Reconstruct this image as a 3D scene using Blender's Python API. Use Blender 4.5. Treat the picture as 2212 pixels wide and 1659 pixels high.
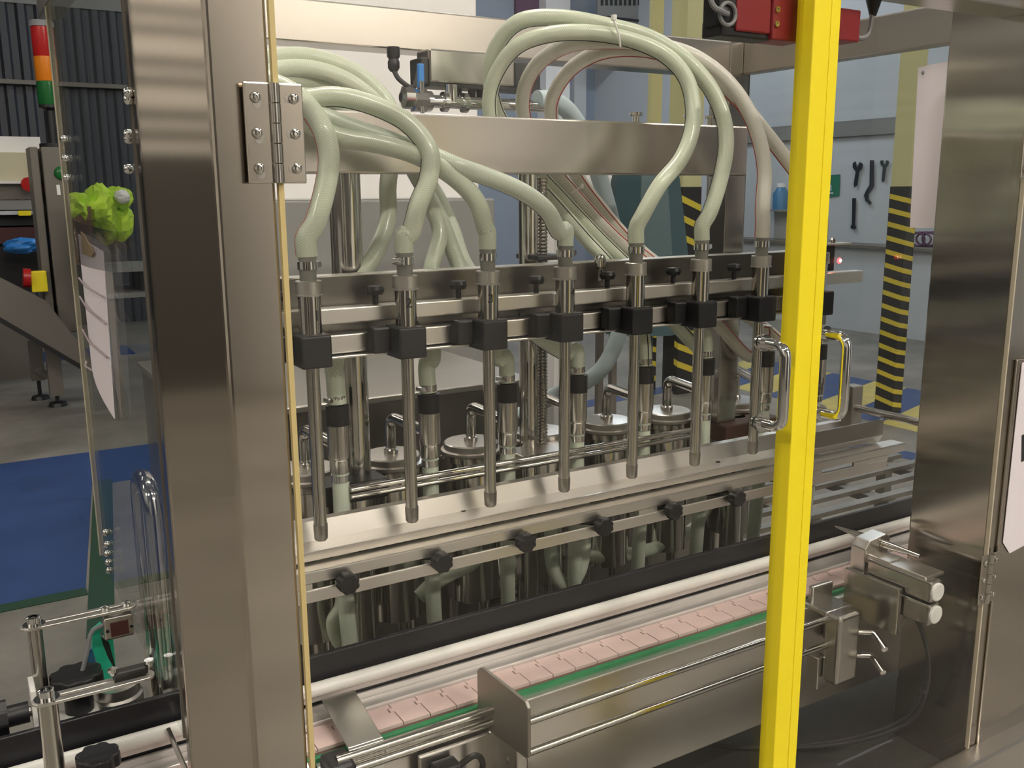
import bpy, bmesh, math, random
from mathutils import Vector, Matrix
random.seed(7)
for o in list(bpy.data.objects): bpy.data.objects.remove(o)
S = bpy.context.scene
C = S.collection
H = 1.62                     # camera height above the floor; helpers below take z relative to it
# ------------------------------------------------------------------ camera
F = 2029.784
CX, CY = 1106.0, 829.5
RM = ((0.85709769, -0.1087807, 0.5035378), (-0.51511024, -0.16824285, 0.84044975), (-0.00670808, -0.97972501, -0.20023461))
cam = bpy.data.cameras.new('camera'); co = bpy.data.objects.new('camera', cam); C.objects.link(co)
cam.sensor_width = 36.0; cam.lens = 36.0 * F / 2212.0; cam.clip_start = 0.05; cam.clip_end = 200
m3 = Matrix(((RM[0][0], -RM[0][1], -RM[0][2]), (RM[1][0], -RM[1][1], -RM[1][2]), (RM[2][0], -RM[2][1], -RM[2][2])))
co.matrix_world = Matrix.Translation((0, 0, H)) @ m3.to_4x4()
S.camera = co
# ------------------------------------------------------------------ world, exposure
S.view_settings.view_transform = 'Standard'; S.view_settings.look = 'None'
S.view_settings.exposure = 0.22; S.view_settings.gamma = 1.0; S.view_settings.use_curve_mapping = False
S.cycles.transparent_max_bounces = 32
w = bpy.data.worlds.new('world'); S.world = w; w.use_nodes = True
w.node_tree.nodes['Background'].inputs[0].default_value = (0.55, 0.6, 0.7, 1)
w.node_tree.nodes['Background'].inputs[1].default_value = 0.15
# ceiling lamps: (x, y, length along x, warm 0..1, strength); built as fixtures further down
LZ = 3.5
LAMPS = [(-2.4, -2.0, 1, 'mid'), (0.9, -2.0, 1, 'full'), (4.6, -1.6, 0.6, 'dim'), (2.2, -4.7, 1, 'high'), (4.4, -4.7, 1, 'high'), (-5.5, -0.6, 1, 'high'), (-5.0, 3.0, 1, 'mid'), (0.75, 1.95, 1, 'full'), (4.4, 1.6, 0.4, 'dim'),  # battens nearest front and left walls: unseen, added to brighten steel reflections
         (-2.2, 5.2, 0.6, 'dim'), (2.6, 5.2, 0.3, 'mid'), (6.8, 5.0, 0.0, 'mid'), (-1.5, 9.4, 0.5, 'dim'), (3.2, 9.6, 0.1, 'mid'), (7.2, 9.2, 0.0, 'full')]
LAMP_E = 80.0
LVL = {'high': 1.7, 'full': 1.0, 'mid': 0.55, 'dim': 0.25}
# ------------------------------------------------------------------ helpers
def ray(px, py):
    v = ((px - CX) / F, (py - CY) / F, 1.0)
    return Vector([r[0] * v[0] + r[1] * v[1] + r[2] * v[2] for r in RM])
def PY(px, py, y): r = ray(px, py); return r * (y / r.y)
def PX(px, py, x): r = ray(px, py); return r * (x / r.x)
def PZ(px, py, z): r = ray(px, py); return r * (z / r.z)

class MB:
    def __init__(s): s.v = []; s.f = []; s.sm = []; s.uv = {}
    def add(s, vs, fs, smooth=False):
        b = len(s.v); s.v += [Vector(p) for p in vs]
        for f in fs: s.f.append([b + i for i in f]); s.sm.append(smooth)
        return s
    def box(s, lo, hi):
        (a, b, c), (d, e, f) = lo, hi
        return s.add([(a, b, c), (d, b, c), (d, e, c), (a, e, c), (a, b, f), (d, b, f), (d, e, f), (a, e, f)],
                     [(0, 3, 2, 1), (4, 5, 6, 7), (0, 1, 5, 4), (1, 2, 6, 5), (2, 3, 7, 6), (3, 0, 4, 7)])
    def cbox(s, c, h):
        return s.box([c[i] - h[i] for i in range(3)], [c[i] + h[i] for i in range(3)])
    def prism(s, poly, d):
        """poly: list of 3D points (planar), extruded by vector d"""
        n = len(poly); d = Vector(d); P = [Vector(p) for p in poly]
        nrm = Vector((0, 0, 0))
        for i in range(n): nrm += P[i].cross(P[(i + 1) % n])
        if nrm.dot(d) > 0: P = P[::-1]
        vs = P + [p + d for p in P]
        return s.add(vs, [list(range(n)), list(range(2 * n - 1, n - 1, -1))] + [[i, i + n, (i + 1) % n + n, (i + 1) % n] for i in range(n)])
    def ring(s, outer, inner, d):
        """plate with a hole: outer and inner loops of the same count, extruded by d"""
        n = len(outer); d = Vector(d); O = [Vector(p) for p in outer]; I = [Vector(p) for p in inner]
        vs = O + I + [p + d for p in O] + [p + d for p in I]; fs = []
        for i in range(n):
            j = (i + 1) % n
            fs += [[i, j, n + j, n + i], [2 * n + i, 3 * n + i, 3 * n + j, 2 * n + j], [i, 2 * n + i, 2 * n + j, j], [n + i, n + j, 3 * n + j, 3 * n + i]]
        return s.add(vs, fs)
    def tube(s, path, r, seg=14, caps=True, uvscale=None):
        P = [Vector(p) for p in path]; n = len(P)
        R_ = r if isinstance(r, (list, tuple)) else [r] * n
        T = []
        for i in range(n):
            t = (P[min(i + 1, n - 1)] - P[max(i - 1, 0)])
            T.append(t.normalized() if t.length > 1e-9 else Vector((0, 0, 1)))
        up = Vector((0, 0, 1)) if abs(T[0].z) < 0.9 else Vector((1, 0, 0))
        N = (up - T[0] * up.dot(T[0])).normalized(); vs = []; L = 0; lens = []; frames = []
        for i in range(n):
            if i: L += (P[i] - P[i - 1]).length
            lens.append(L)
            N = (N - T[i] * N.dot(T[i])).normalized(); B = T[i].cross(N); frames.append((N.copy(), B))
            for k in range(seg):
                a = 2 * math.pi * k / seg
                vs.append(P[i] + (N * math.cos(a) + B * math.sin(a)) * R_[i])
        fs = []; b0 = len(s.f)
        for i in range(n - 1):
            for k in range(seg):
                k2 = (k + 1) % seg
                fs.append([i * seg + k, i * seg + k2, (i + 1) * seg + k2, (i + 1) * seg + k])
                if uvscale:
                    s.uv[b0 + len(fs) - 1] = [(lens[i], k / seg), (lens[i], (k + 1) / seg), (lens[i + 1], (k + 1) / seg), (lens[i + 1], k / seg)]
        s.add(vs, fs, True)
        if caps: s.add(vs[:seg][::-1] + vs[-seg:], [list(range(seg)), list(range(seg, 2 * seg))])
        s.frames = frames
        return s
    def cyl(s, p0, p1, r, seg=18, r2=None): return s.tube([p0, p1], [r, r if r2 is None else r2], seg)
    def lathe(s, c, prof, seg=28, axis='z', smooth=True):
        c = Vector(c); vs = []; n = len(prof)
        def pt(r, h, a):
            x, y = r * math.cos(a), r * math.sin(a)
            return {'z': Vector((x, y, h)), 'y': Vector((x, h, -y)), 'x': Vector((h, x, y))}[axis]
        for r, h in prof:
            for k in range(seg): vs.append(c + pt(max(r, 1e-5), h, 2 * math.pi * k / seg))
        fs = [[i * seg + k, i * seg + (k + 1) % seg, (i + 1) * seg + (k + 1) % seg, (i + 1) * seg + k] for i in range(n - 1) for k in range(seg)]
        s.add(vs, fs, smooth)
        s.add(vs[:seg][::-1] + vs[-seg:], [list(range(seg)), list(range(seg, 2 * seg))])
        return s
    def sphere(s, c, r, seg=12, rings=8, sc=(1, 1, 1)):
        c = Vector(c); vs = [c + Vector((0, 0, -r * sc[2]))]
        for i in range(1, rings):
            t = math.pi * i / rings
            for k in range(seg):
                a = 2 * math.pi * k / seg
                vs.append(c + Vector((math.sin(t) * math.cos(a) * r * sc[0], math.sin(t) * math.sin(a) * r * sc[1], -math.cos(t) * r * sc[2])))
        vs.append(c + Vector((0, 0, r * sc[2]))); last = len(vs) - 1; fs = []
        for k in range(seg):
            k2 = (k + 1) % seg
            fs += [[0, 1 + k2, 1 + k], [last, 1 + (rings - 2) * seg + k, 1 + (rings - 2) * seg + k2]]
            for i in range(rings - 2): fs.append([1 + i * seg + k, 1 + i * seg + k2, 1 + (i + 1) * seg + k2, 1 + (i + 1) * seg + k])
        return s.add(vs, fs, True)
    def build(s, name, mat, parent=None, bevel=0, bseg=2, base=None):
        """vertices are camera-height relative; parent Empty location is subtracted"""
        me = bpy.data.meshes.new(name)
        off = Vector((0, 0, H))
        if parent is not None:
            q = parent
            while q is not None: off = off - q.location; q = q.parent
        o = bpy.data.objects.new(name, me)
        if parent is None and base is not None:
            o.location = Vector(base) + Vector((0, 0, H)); off = off - o.location
        me.from_pydata([tuple(v + off) for v in s.v], [], s.f)
        me.polygons.foreach_set('use_smooth', s.sm)
        if s.uv:
            ul = me.uv_layers.new(name='UVMap')
            for pi, uvs in s.uv.items():
                p = me.polygons[pi]
                for li, uv in zip(p.loop_indices, uvs): ul.data[li].uv = uv
        me.update()
        if any(s.sm): me.set_sharp_from_angle(angle=math.radians(38))
        me.materials.append(M[mat] if isinstance(mat, str) else mat)
        C.objects.link(o); o.parent = parent
        if bevel:
            b = o.modifiers.new('bevel', 'BEVEL'); b.width = bevel; b.segments = bseg; b.limit_method = 'ANGLE'; b.angle_limit = 0.7
        return o

def tag(o, label, cat, group=None, kind=None):
    o['label'] = label
    if cat: o['category'] = cat
    if group: o['group'] = group
    if kind: o['kind'] = kind
    return o
def thing(name, base, label, cat, group=None):
    o = bpy.data.objects.new(name, None); C.objects.link(o); o.empty_display_size = 0.05
    o.location = (base[0], base[1], base[2] + H)
    return tag(o, label, cat, group)
def struct(o, label=None):
    o['kind'] = 'structure'
    if label: o['label'] = label
    return o
def copy_tree(o, parent=None):
    c = o.copy(); C.objects.link(c); c.parent = parent
    for ch in list(o.children): copy_tree(ch, c)
    return c
def smooth_path(pts, n=8):
    """Catmull-Rom through 3D points"""
    P = [Vector(p) for p in pts]; P = [P[0] * 2 - P[1]] + P + [P[-1] * 2 - P[-2]]; out = []
    for i in range(1, len(P) - 2):
        for k in range(n):
            t = k / n; a, b, c, d = P[i - 1], P[i], P[i + 1], P[i + 2]
            out.append(0.5 * ((2 * b) + (c - a) * t + (2 * a - 5 * b + 4 * c - d) * t * t + (3 * b - a - 3 * c + d) * t ** 3))
    out.append(P[-2]); return out
def round_path(pts, rad, n=6):
    """polyline with rounded corners"""
    P = [Vector(p) for p in pts]; out = [P[0]]
    for i in range(1, len(P) - 1):
        a = (P[i - 1] - P[i]).normalized(); b = (P[i + 1] - P[i]).normalized()
        s_, e_ = P[i] + a * rad, P[i] + b * rad
        for k in range(n + 1):
            t = k / n; out.append(s_ * (1 - t) ** 2 + P[i] * 2 * t * (1 - t) + e_ * t * t)
    out.append(P[-1]); return out
def stadium(c, hl, hr, u, v, n=8):
    """stadium loop centre c, half length hl, half width hr, axes u,v"""
    c, u, v = Vector(c), Vector(u), Vector(v); L = []
    for sgn in (1, -1):
        for k in range(n + 1):
            a = -math.pi / 2 + math.pi * k / n
            L.append(c + u * sgn * (hl - hr + hr * math.cos(a)) + v * sgn * hr * math.sin(a))
    return L
# ------------------------------------------------------------------ materials
M = {}
def mat(name, col, rough=0.5, metal=0.0, **k):
    m = bpy.data.materials.new(name); m.use_nodes = True; nt = m.node_tree; b = nt.nodes['Principled BSDF']
    b.inputs['Base Color'].default_value = (*col, 1); b.inputs['Roughness'].default_value = rough; b.inputs['Metallic'].default_value = metal
    if 'trans' in k: b.inputs['Transmission Weight'].default_value = k['trans']
    if 'ior' in k: b.inputs['IOR'].default_value = k['ior']
    if 'coat' in k: b.inputs['Coat Weight'].default_value = k['coat']
    if 'sss' in k:
        b.inputs['Subsurface Weight'].default_value = k['sss']; b.inputs['Subsurface Radius'].default_value = (0.01, 0.01, 0.008); b.inputs['Subsurface Scale'].default_value = 1.0
    if 'emit' in k: b.inputs['Emission Color'].default_value = (*k['emit'], 1); b.inputs['Emission Strength'].default_value = k['es']
    if 'aniso' in k:
        b.inputs['Anisotropic'].default_value = k['aniso']
        t = nt.nodes.new('ShaderNodeTangent'); t.direction_type = 'RADIAL'; t.axis = k.get('axis', 'Z'); nt.links.new(t.outputs[0], b.inputs['Tangent'])
    M[name] = m
    if 'var' in k:      # colour / roughness mottling: (scale vec, amount colour, amount rough, detail)
        sc, ac, ar = k['var']
        tc = nt.nodes.new('ShaderNodeTexCoord'); mp = nt.nodes.new('ShaderNodeMapping'); mp.inputs['Scale'].default_value = sc
        nz = nt.nodes.new('ShaderNodeTexNoise'); nz.inputs['Scale'].default_value = 1.0; nz.inputs['Detail'].default_value = 5
        nt.links.new(tc.outputs['Object'], mp.inputs[0]); nt.links.new(mp.outputs[0], nz.inputs['Vector'])
        mr = nt.nodes.new('ShaderNodeMapRange'); mr.inputs[3].default_value = 1 - ac; mr.inputs[4].default_value = 1 + ac
        mr.inputs[1].default_value = 0.3; mr.inputs[2].default_value = 0.7
        mx = nt.nodes.new('ShaderNodeMix'); mx.data_type = 'RGBA'; mx.blend_type = 'MULTIPLY'; mx.inputs[0].default_value = 1
        mx.inputs[6].default_value = (*col, 1)
        nt.links.new(nz.outputs[0], mr.inputs[0]); nt.links.new(mr.outputs[0], mx.inputs[7]); nt.links.new(mx.outputs[2], b.inputs['Base Color'])
        m2 = nt.nodes.new('ShaderNodeMapRange'); m2.inputs[1].default_value = 0.3; m2.inputs[2].default_value = 0.7
        m2.inputs[3].default_value = max(rough - ar, 0.02); m2.inputs[4].default_value = rough + ar
        nt.links.new(nz.outputs[0], m2.inputs[0]); nt.links.new(m2.outputs[0], b.inputs['Roughness'])
        if 'bump' in k:
            bp = nt.nodes.new('ShaderNodeBump'); bp.inputs['Strength'].default_value = k['bump']; bp.inputs['Distance'].default_value = k.get('bd', 0.002)
            nt.links.new(nz.outputs[0], bp.inputs['Height']); nt.links.new(bp.outputs[0], b.inputs['Normal'])
    return m
ST = (0.70, 0.67, 0.63)
mat('steel', ST, 0.30, 1.0, var=((2, 60, 60), 0.02, 0.012))                       # brushed along x
mat('steel_bar', (0.76, 0.73, 0.69), 0.34, 1.0, var=((2, 60, 60), 0.02, 0.012))
mat('steel_post', (0.54, 0.495, 0.44), 0.13, 1.0, aniso=1.0)
mat('steel_y', (0.58, 0.54, 0.49), 0.30, 1.0, var=((60, 2, 60), 0.02, 0.012))
mat('polished', (0.62, 0.60, 0.56), 0.12, 1.0)
mat('satin', (0.55, 0.53, 0.49), 0.22, 1.0)
mat('chrome', (0.75, 0.75, 0.74), 0.06, 1.0)
mat('beam_steel', (0.64, 0.60, 0.55), 0.26, 1.0, var=((5, 9, 9), 0.02, 0.012))
mat('dull_steel', (0.36, 0.34, 0.31), 0.42, 1.0, var=((9, 9, 9), 0.1, 0.1))
mat('deck_steel_shaded', (0.16, 0.155, 0.14), 0.35, 0.8)  # shade low inside the machine is put into this colour
mat('collar_steel', (0.52, 0.50, 0.46), 0.42, 0.9)
mat('steel_dark_reflection', (0.17, 0.16, 0.14), 0.35, 1.0)  # plain steel with a dark reflection put into its colour
mat('black_plastic', (0.011, 0.011, 0.013), 0.42)
mat('black_board', (0.013, 0.0125, 0.016), 0.38, var=((30, 30, 30), 0.1, 0.05))
mat('black_rubber', (0.012, 0.012, 0.012), 0.6)
mat('yellow', (0.98, 0.80, 0.015), 0.42)
mat('gold_edge', (0.60, 0.48, 0.22), 0.35)
mat('pale_edge', (0.50, 0.44, 0.33), 0.35)
mat('matte_steel', (0.40, 0.37, 0.33), 0.48, 1.0)
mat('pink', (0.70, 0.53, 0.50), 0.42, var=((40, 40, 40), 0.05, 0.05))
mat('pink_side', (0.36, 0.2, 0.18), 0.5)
mat('green_strip', (0.015, 0.2, 0.07), 0.45)
mat('white_plastic', (0.82, 0.81, 0.77), 0.35, var=((30, 30, 30), 0.04, 0.05))
mat('grey_rail', (0.70, 0.67, 0.65), 0.38, 0.4, var=((5, 80, 80), 0.12, 0.08))
mat('red_plastic', (0.26, 0.018, 0.022), 0.38)
mat('paper', (0.80, 0.74, 0.78), 0.7)
mat('tape', (0.62, 0.45, 0.25), 0.5)
mat('ink', (0.02, 0.02, 0.02), 0.6)
mat('faint_line', (0.42, 0.33, 0.36), 0.7)
mat('blue_plastic', (0.03, 0.22, 0.62), 0.4)
mat('teal_paint', (0.02, 0.52, 0.32), 0.4)
mat('cable', (0.03, 0.028, 0.026), 0.5)
mat('cable_grey', (0.25, 0.25, 0.26), 0.5)
mat('brown_block', (0.07, 0.03, 0.018), 0.5)
mat('brown_card', (0.16, 0.085, 0.045), 0.7)
mat('pale_hose', (0.55, 0.66, 0.70), 0.35, trans=0.15)
mat('led', (0.3, 0.0, 0.0), 0.3, emit=(1.0, 0.02, 0.02), es=14.0)
mat('led_core', (1, 0.8, 0.6), 0.3, emit=(1.0, 0.75, 0.45), es=30.0)
for nm, cl in (('warm', (1.0, 0.925, 0.82)), ('mid', (1.0, 0.95, 0.88)), ('cool', (0.82, 0.91, 1.0))):
    for lv, f_ in LVL.items(): mat('lamp_%s_%s' % (nm, lv), (1, 1, 1), 0.5, emit=cl, es=LAMP_E * f_)
mat('white_paint', (0.86, 0.85, 0.84), 0.5, var=((1.5, 1.5, 1.5), 0.05, 0.05))
mat('housing', (0.5, 0.5, 0.5), 0.5)
def acrylic(name, tint, gl=0.9):
    m = bpy.data.materials.new(name); m.use_nodes = True; nt = m.node_tree; nt.nodes.clear()
    out = nt.nodes.new('ShaderNodeOutputMaterial'); tr = nt.nodes.new('ShaderNodeBsdfTransparent'); g = nt.nodes.new('ShaderNodeBsdfGlossy')
    tr.inputs[0].default_value = (*tint, 1); g.inputs['Roughness'].default_value = 0.015
    lw = nt.nodes.new('ShaderNodeLayerWeight'); lw.inputs[0].default_value = 0.5; pw = nt.nodes.new('ShaderNodeMath'); pw.operation = 'POWER'; pw.inputs[1].default_value = 5.0
    fr = nt.nodes.new('ShaderNodeMath'); fr.operation = 'MULTIPLY_ADD'; fr.inputs[1].default_value = gl; fr.inputs[2].default_value = 0.017; mx = nt.nodes.new('ShaderNodeMixShader')
    nt.links.new(lw.outputs['Facing'], pw.inputs[0]); nt.links.new(pw.outputs[0], fr.inputs[0]); nt.links.new(fr.outputs[0], mx.inputs[0]); nt.links.new(tr.outputs[0], mx.inputs[1]); nt.links.new(g.outputs[0], mx.inputs[2]); nt.links.new(mx.outputs[0], out.inputs[0])
    M[name] = m
acrylic('acrylic', (0.97, 0.97, 0.965))
acrylic('acrylic_side', (0.94, 0.95, 0.94), 0.5)
acrylic('plastic_film', (0.90, 0.90, 0.90), 0.6)
def hose_mat(name, col, rough=0.32):
    m = mat(name, col, rough, 0.0, coat=0.25); nt = m.node_tree; b = nt.nodes['Principled BSDF']
    uv = nt.nodes.new('ShaderNodeUVMap'); outs = []
    for sg in (1, -1):   # two families of diagonal braid threads
        mp = nt.nodes.new('ShaderNodeMapping'); mp.inputs['Scale'].default_value = (1, 1, 1)
        sx = nt.nodes.new('ShaderNodeSeparateXYZ'); nt.links.new(uv.outputs[0], sx.inputs[0])
        a = nt.nodes.new('ShaderNodeMath'); a.operation = 'MULTIPLY'; a.inputs[1].default_value = 330.0
        c = nt.nodes.new('ShaderNodeMath'); c.operation = 'MULTIPLY'; c.inputs[1].default_value = 12.0 * sg
        d = nt.nodes.new('ShaderNodeMath'); d.operation = 'ADD'
        e = nt.nodes.new('ShaderNodeMath'); e.operation = 'FRACT'
        nt.links.new(sx.outputs[0], a.inputs[0]); nt.links.new(sx.outputs[1], c.inputs[0]); nt.links.new(a.outputs[0], d.inputs[0]); nt.links.new(c.outputs[0], d.inputs[1]); nt.links.new(d.outputs[0], e.inputs[0])
        g = nt.nodes.new('ShaderNodeMath'); g.operation = 'LESS_THAN'; g.inputs[1].default_value = 0.3; nt.links.new(e.outputs[0], g.inputs[0]); outs.append(g)
    mxm = nt.nodes.new('ShaderNodeMath'); mxm.operation = 'MAXIMUM'; nt.links.new(outs[0].outputs[0], mxm.inputs[0]); nt.links.new(outs[1].outputs[0], mxm.inputs[1])
    mx = nt.nodes.new('ShaderNodeMix'); mx.data_type = 'RGBA'; mx.inputs[6].default_value = (*col, 1); mx.inputs[7].default_value = (*[c * 0.80 for c in col], 1)
    nt.links.new(mxm.outputs[0], mx.inputs[0]); nt.links.new(mx.outputs[2], b.inputs['Base Color'])
hose_mat('hose_green', (0.62, 0.68, 0.53))
hose_mat('hose_pale', (0.66, 0.73, 0.60))
hose_mat('hose_clear', (0.70, 0.68, 0.60))
hose_mat('hose_empty', (0.26, 0.26, 0.23))
mat('stripe_black', (0.02, 0.02, 0.02), 0.5)
mat('stripe_red', (0.45, 0.05, 0.04), 0.5)
# setting
def concrete():
    m = mat('concrete', (0.30, 0.285, 0.25), 0.42); nt = m.node_tree; b = nt.nodes['Principled BSDF']
    tc = nt.nodes.new('ShaderNodeTexCoord'); n1 = nt.nodes.new('ShaderNodeTexNoise'); n1.inputs['Scale'].default_value = 1.3; n1.inputs['Detail'].default_value = 9; n1.inputs['Roughness'].default_value = 0.65
    nt.links.new(tc.outputs['Object'], n1.inputs['Vector'])
    cr = nt.nodes.new('ShaderNodeValToRGB'); e = cr.color_ramp.elements
    e[0].position = 0.33; e[0].color = (0.12, 0.112, 0.098, 1); e[1].position = 0.68; e[1].color = (0.29, 0.27, 0.235, 1)
    nt.links.new(n1.outputs[0], cr.inputs[0]); nt.links.new(cr.outputs[0], b.inputs['Base Color'])
concrete()
mat('floor_blue', (0.024, 0.06, 0.18), 0.45, var=((3, 3, 3), 0.12, 0.05))
mat('floor_green', (0.012, 0.05, 0.025), 0.5)
mat('floor_yellow', (0.50, 0.42, 0.12), 0.5, var=((6, 6, 6), 0.15, 0.05))
mat('wall_navy', (0.035, 0.04, 0.05), 0.5)
mat('wall_grey', (0.22, 0.22, 0.21), 0.6, var=((0.7, 0.7, 0.7), 0.12, 0.05))
mat('wall_blue', (0.27, 0.32, 0.40), 0.6, var=((0.5, 0.5, 0.5), 0.1, 0.05))
mat('wall_white', (0.52, 0.55, 0.58), 0.55, var=((0.6, 0.6, 0.6), 0.06, 0.05))
mat('wall_dark', (0.07, 0.066, 0.06), 0.6)
mat('wall_cream', (0.80, 0.77, 0.72), 0.6)
mat('ceiling', (0.38, 0.38, 0.37), 0.7)
mat('cream', (0.55, 0.52, 0.36), 0.5)
mat('column_cream', (0.54, 0.52, 0.28), 0.5)
mat('tape_black', (0.022, 0.022, 0.022), 0.45)
mat('tape_yellow', (0.62, 0.50, 0.05), 0.45)
mat('cabinet_paint', (0.15, 0.135, 0.115), 0.5)
mat('maroon', (0.06, 0.014, 0.012), 0.5)
mat('purple', (0.10, 0.03, 0.09), 0.6)
mat('lime', (0.58, 0.86, 0.06), 0.7, var=((9, 9, 9), 0.25, 0.05))
mat('dark_teal', (0.035, 0.075, 0.085), 0.5)
mat('jug_blue', (0.06, 0.19, 0.36), 0.4)
mat('lens_red', (0.45, 0.012, 0.012), 0.25); mat('lens_orange', (0.75, 0.22, 0.01), 0.25); mat('lens_green', (0.01, 0.13, 0.03), 0.25)
mat('sign_green', (0.03, 0.19, 0.12), 0.5)
mat('tool_steel', (0.035, 0.045, 0.055), 0.5, 0.5)
# ================================================================== SETTING
def slab(name, lo, hi, m): return MB().box(lo, hi).build(name, m)
XL, XR_, YF, YB, ZF, ZC = -7.0, 9.4, -6.0, 13.0, -H, 3.9
struct(slab('floor', (XL, YF, ZF - 0.1), (XR_, YB, ZF), 'concrete'))
struct(slab('ceiling', (XL, YF, ZC), (XR_, YB, ZC + 0.1), 'ceiling'))
wl_ = slab('wall_left', (XL - 0.1, YF, ZF), (XL, YB, ZC), 'wall_dark'); struct(wl_)
for z_, h_ in ((0.32, 0.09), (0.50, 0.07), (0.66, 0.16), (0.90, 0.07), (1.05, 0.15), (1.28, 0.07), (1.44, 0.28), (1.9, 0.12), (2.3, 0.35), (3.0, 0.5)):
    MB().box((XL, YF + 0.1, z_), (XL + 0.05, YB - 0.1, z_ + h_)).build('band_reflector', 'wall_cream', wl_)  # unseen light strips, added to put bright bands into the post's reflections
wf = slab('wall_front', (XL, YF - 0.1, ZF), (XR_, YF, ZC), 'wall_cream'); struct(wf)
wr = slab('wall_right', (XR_, YF, ZF), (XR_ + 0.1, YB, ZC), 'wall_white'); struct(wr)
wb = slab('wall_back', (XL, YB, ZF), (XR_, YB + 0.1, ZC), 'wall_blue'); struct(wb)
# dark corrugated cladding on the far wall
b = MB(); x = XL + 0.02; pts = []
while x < 4.6:
    for dx, dy in ((0, 0), (0.03, 0.045), (0.10, 0.045), (0.13, 0)): pts.append((x + dx, YB - 0.02 - dy))
    x += 0.2
pts += [(x, YB - 0.005), (XL + 0.02, YB - 0.005)]
b.prism([(p[0], p[1], ZF) for p in pts], (0, 0, 1.62 + 2.2)); cl = b.build('corrugated_cladding', 'wall_navy', wb)
b = MB().box((XL + 0.02, YB - 0.06, 2.2), (4.6, YB - 0.01, ZC)); b.build('upper_panel', 'wall_grey', wb)
b = MB().box((XL + 0.02, YB - 0.16, 1.28), (4.6, YB - 0.07, 1.33)); b.build('rail', 'cabinet_paint', wb)
MB().box((5.4, YF + 0.005, ZF), (XR_, YF + 0.08, ZC)).build('dark_reflection_panel', 'wall_navy', wf)  # unseen dark panel, added so front faces reflect dark towards the right
MB().box((-2.6, YF + 0.005, ZF), (2.3, YF + 0.08, ZC)).build('dark_reflection_panel', 'wall_dark', wf)  # unseen too, added to darken what the front post reflects
# floor paint
def floor_poly(name, pts, m, h=0.0025, lab=None):
    P = [PZ(px, py, ZF) for px, py in pts]
    return MB().prism([(p.x, p.y, ZF + 0.0003) for p in P], (0, 0, h)).build(name, m)
fp = [o for o in bpy.data.objects if o.name == 'floor'][0]
def paint(name, poly, m, h=0.0025): return MB().prism([(x, y, ZF) for x, y in poly], (0, 0, h)).build(name, m, fp)
paint('painted_bay', [(-3.0, 4.1), (0.36, 4.1), (0.58, 5.62), (1.25, 5.62), (1.25, 6.4), (-3.0, 6.4)], 'floor_blue', 0.002)
paint('painted_bay', [(0.5, 3.95), (1.9, 3.95), (1.9, 5.62), (0.72, 5.62)], 'concrete', 0.001)
paint('painted_bay', [(0.62, 3.95), (0.98, 3.95), (1.3, 6.38), (0.9, 6.38)], 'floor_blue', 0.0022)
paint('tape_line', [(0.30, 3.6), (0.40, 3.6), (0.70, 5.70), (0.60, 5.70)], 'floor_green', 0.003)
paint('tape_line', [(-3.0, 4.02), (0.36, 4.02), (0.36, 4.1), (-3.0, 4.1)], 'floor_green', 0.003)
paint('painted_stripe', [(-3.0, 10.25), (1.6, 10.25), (1.6, 10.92), (-3.0, 10.92)], 'floor_blue', 0.002)
paint('painted_stripe', [(3.9, 5.70), (6.2, 5.95), (6.2, 6.12), (3.9, 5.88)], 'floor_blue', 0.002)
paint('painted_stripe', [(4.45, 4.9), (4.72, 4.3), (4.98, 3.3), (5.15, 3.3), (4.88, 4.4), (4.6, 4.95)], 'floor_blue', 0.002)
for i, (y0, m_) in enumerate([(3.55, 'floor_blue'), (4.0, 'floor_yellow'), (4.3, 'floor_blue'), (4.62, 'floor_yellow'), (4.95, 'floor_blue'), (5.4, 'floor_yellow'), (5.75, 'floor_blue'), (6.1, 'floor_yellow')]):
    y1 = [4.0, 4.3, 4.62, 4.95, 5.4, 5.75, 6.1, 6.35][i]
    paint('painted_square', [(5.55, y0 - 0.1), (6.75, y0 + 0.25), (6.75, y1 + 0.25), (5.55, y1 - 0.1)], m_, 0.0018)
# ceiling lamps; those by the front and left walls are added to light them
for i, (lx, ly, wm, lv) in enumerate(LAMPS):
    t = thing('ceiling_light', (lx, ly, LZ + 0.12), 'long fluorescent batten hanging under the factory ceiling, some of the set added for light', 'ceiling light', 'fluorescent battens under the factory ceiling')
    MB().box((lx - 0.80, ly - 0.10, LZ + 0.04), (lx + 0.80, ly + 0.10, LZ + 0.12)).build('housing', 'housing', t)
    MB().box((lx - 0.76, ly - 0.085, LZ), (lx + 0.76, ly + 0.085, LZ + 0.04)).build('tube', 'lamp_%s_%s' % ('warm' if wm > 0.7 else 'mid' if wm > 0.2 else 'cool', lv), t)
    for s_ in (-0.6, 0.6): MB().cyl((lx + s_, ly, LZ + 0.12), (lx + s_, ly, ZC), 0.006, 6).build('suspension_rod', 'housing', t)
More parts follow.
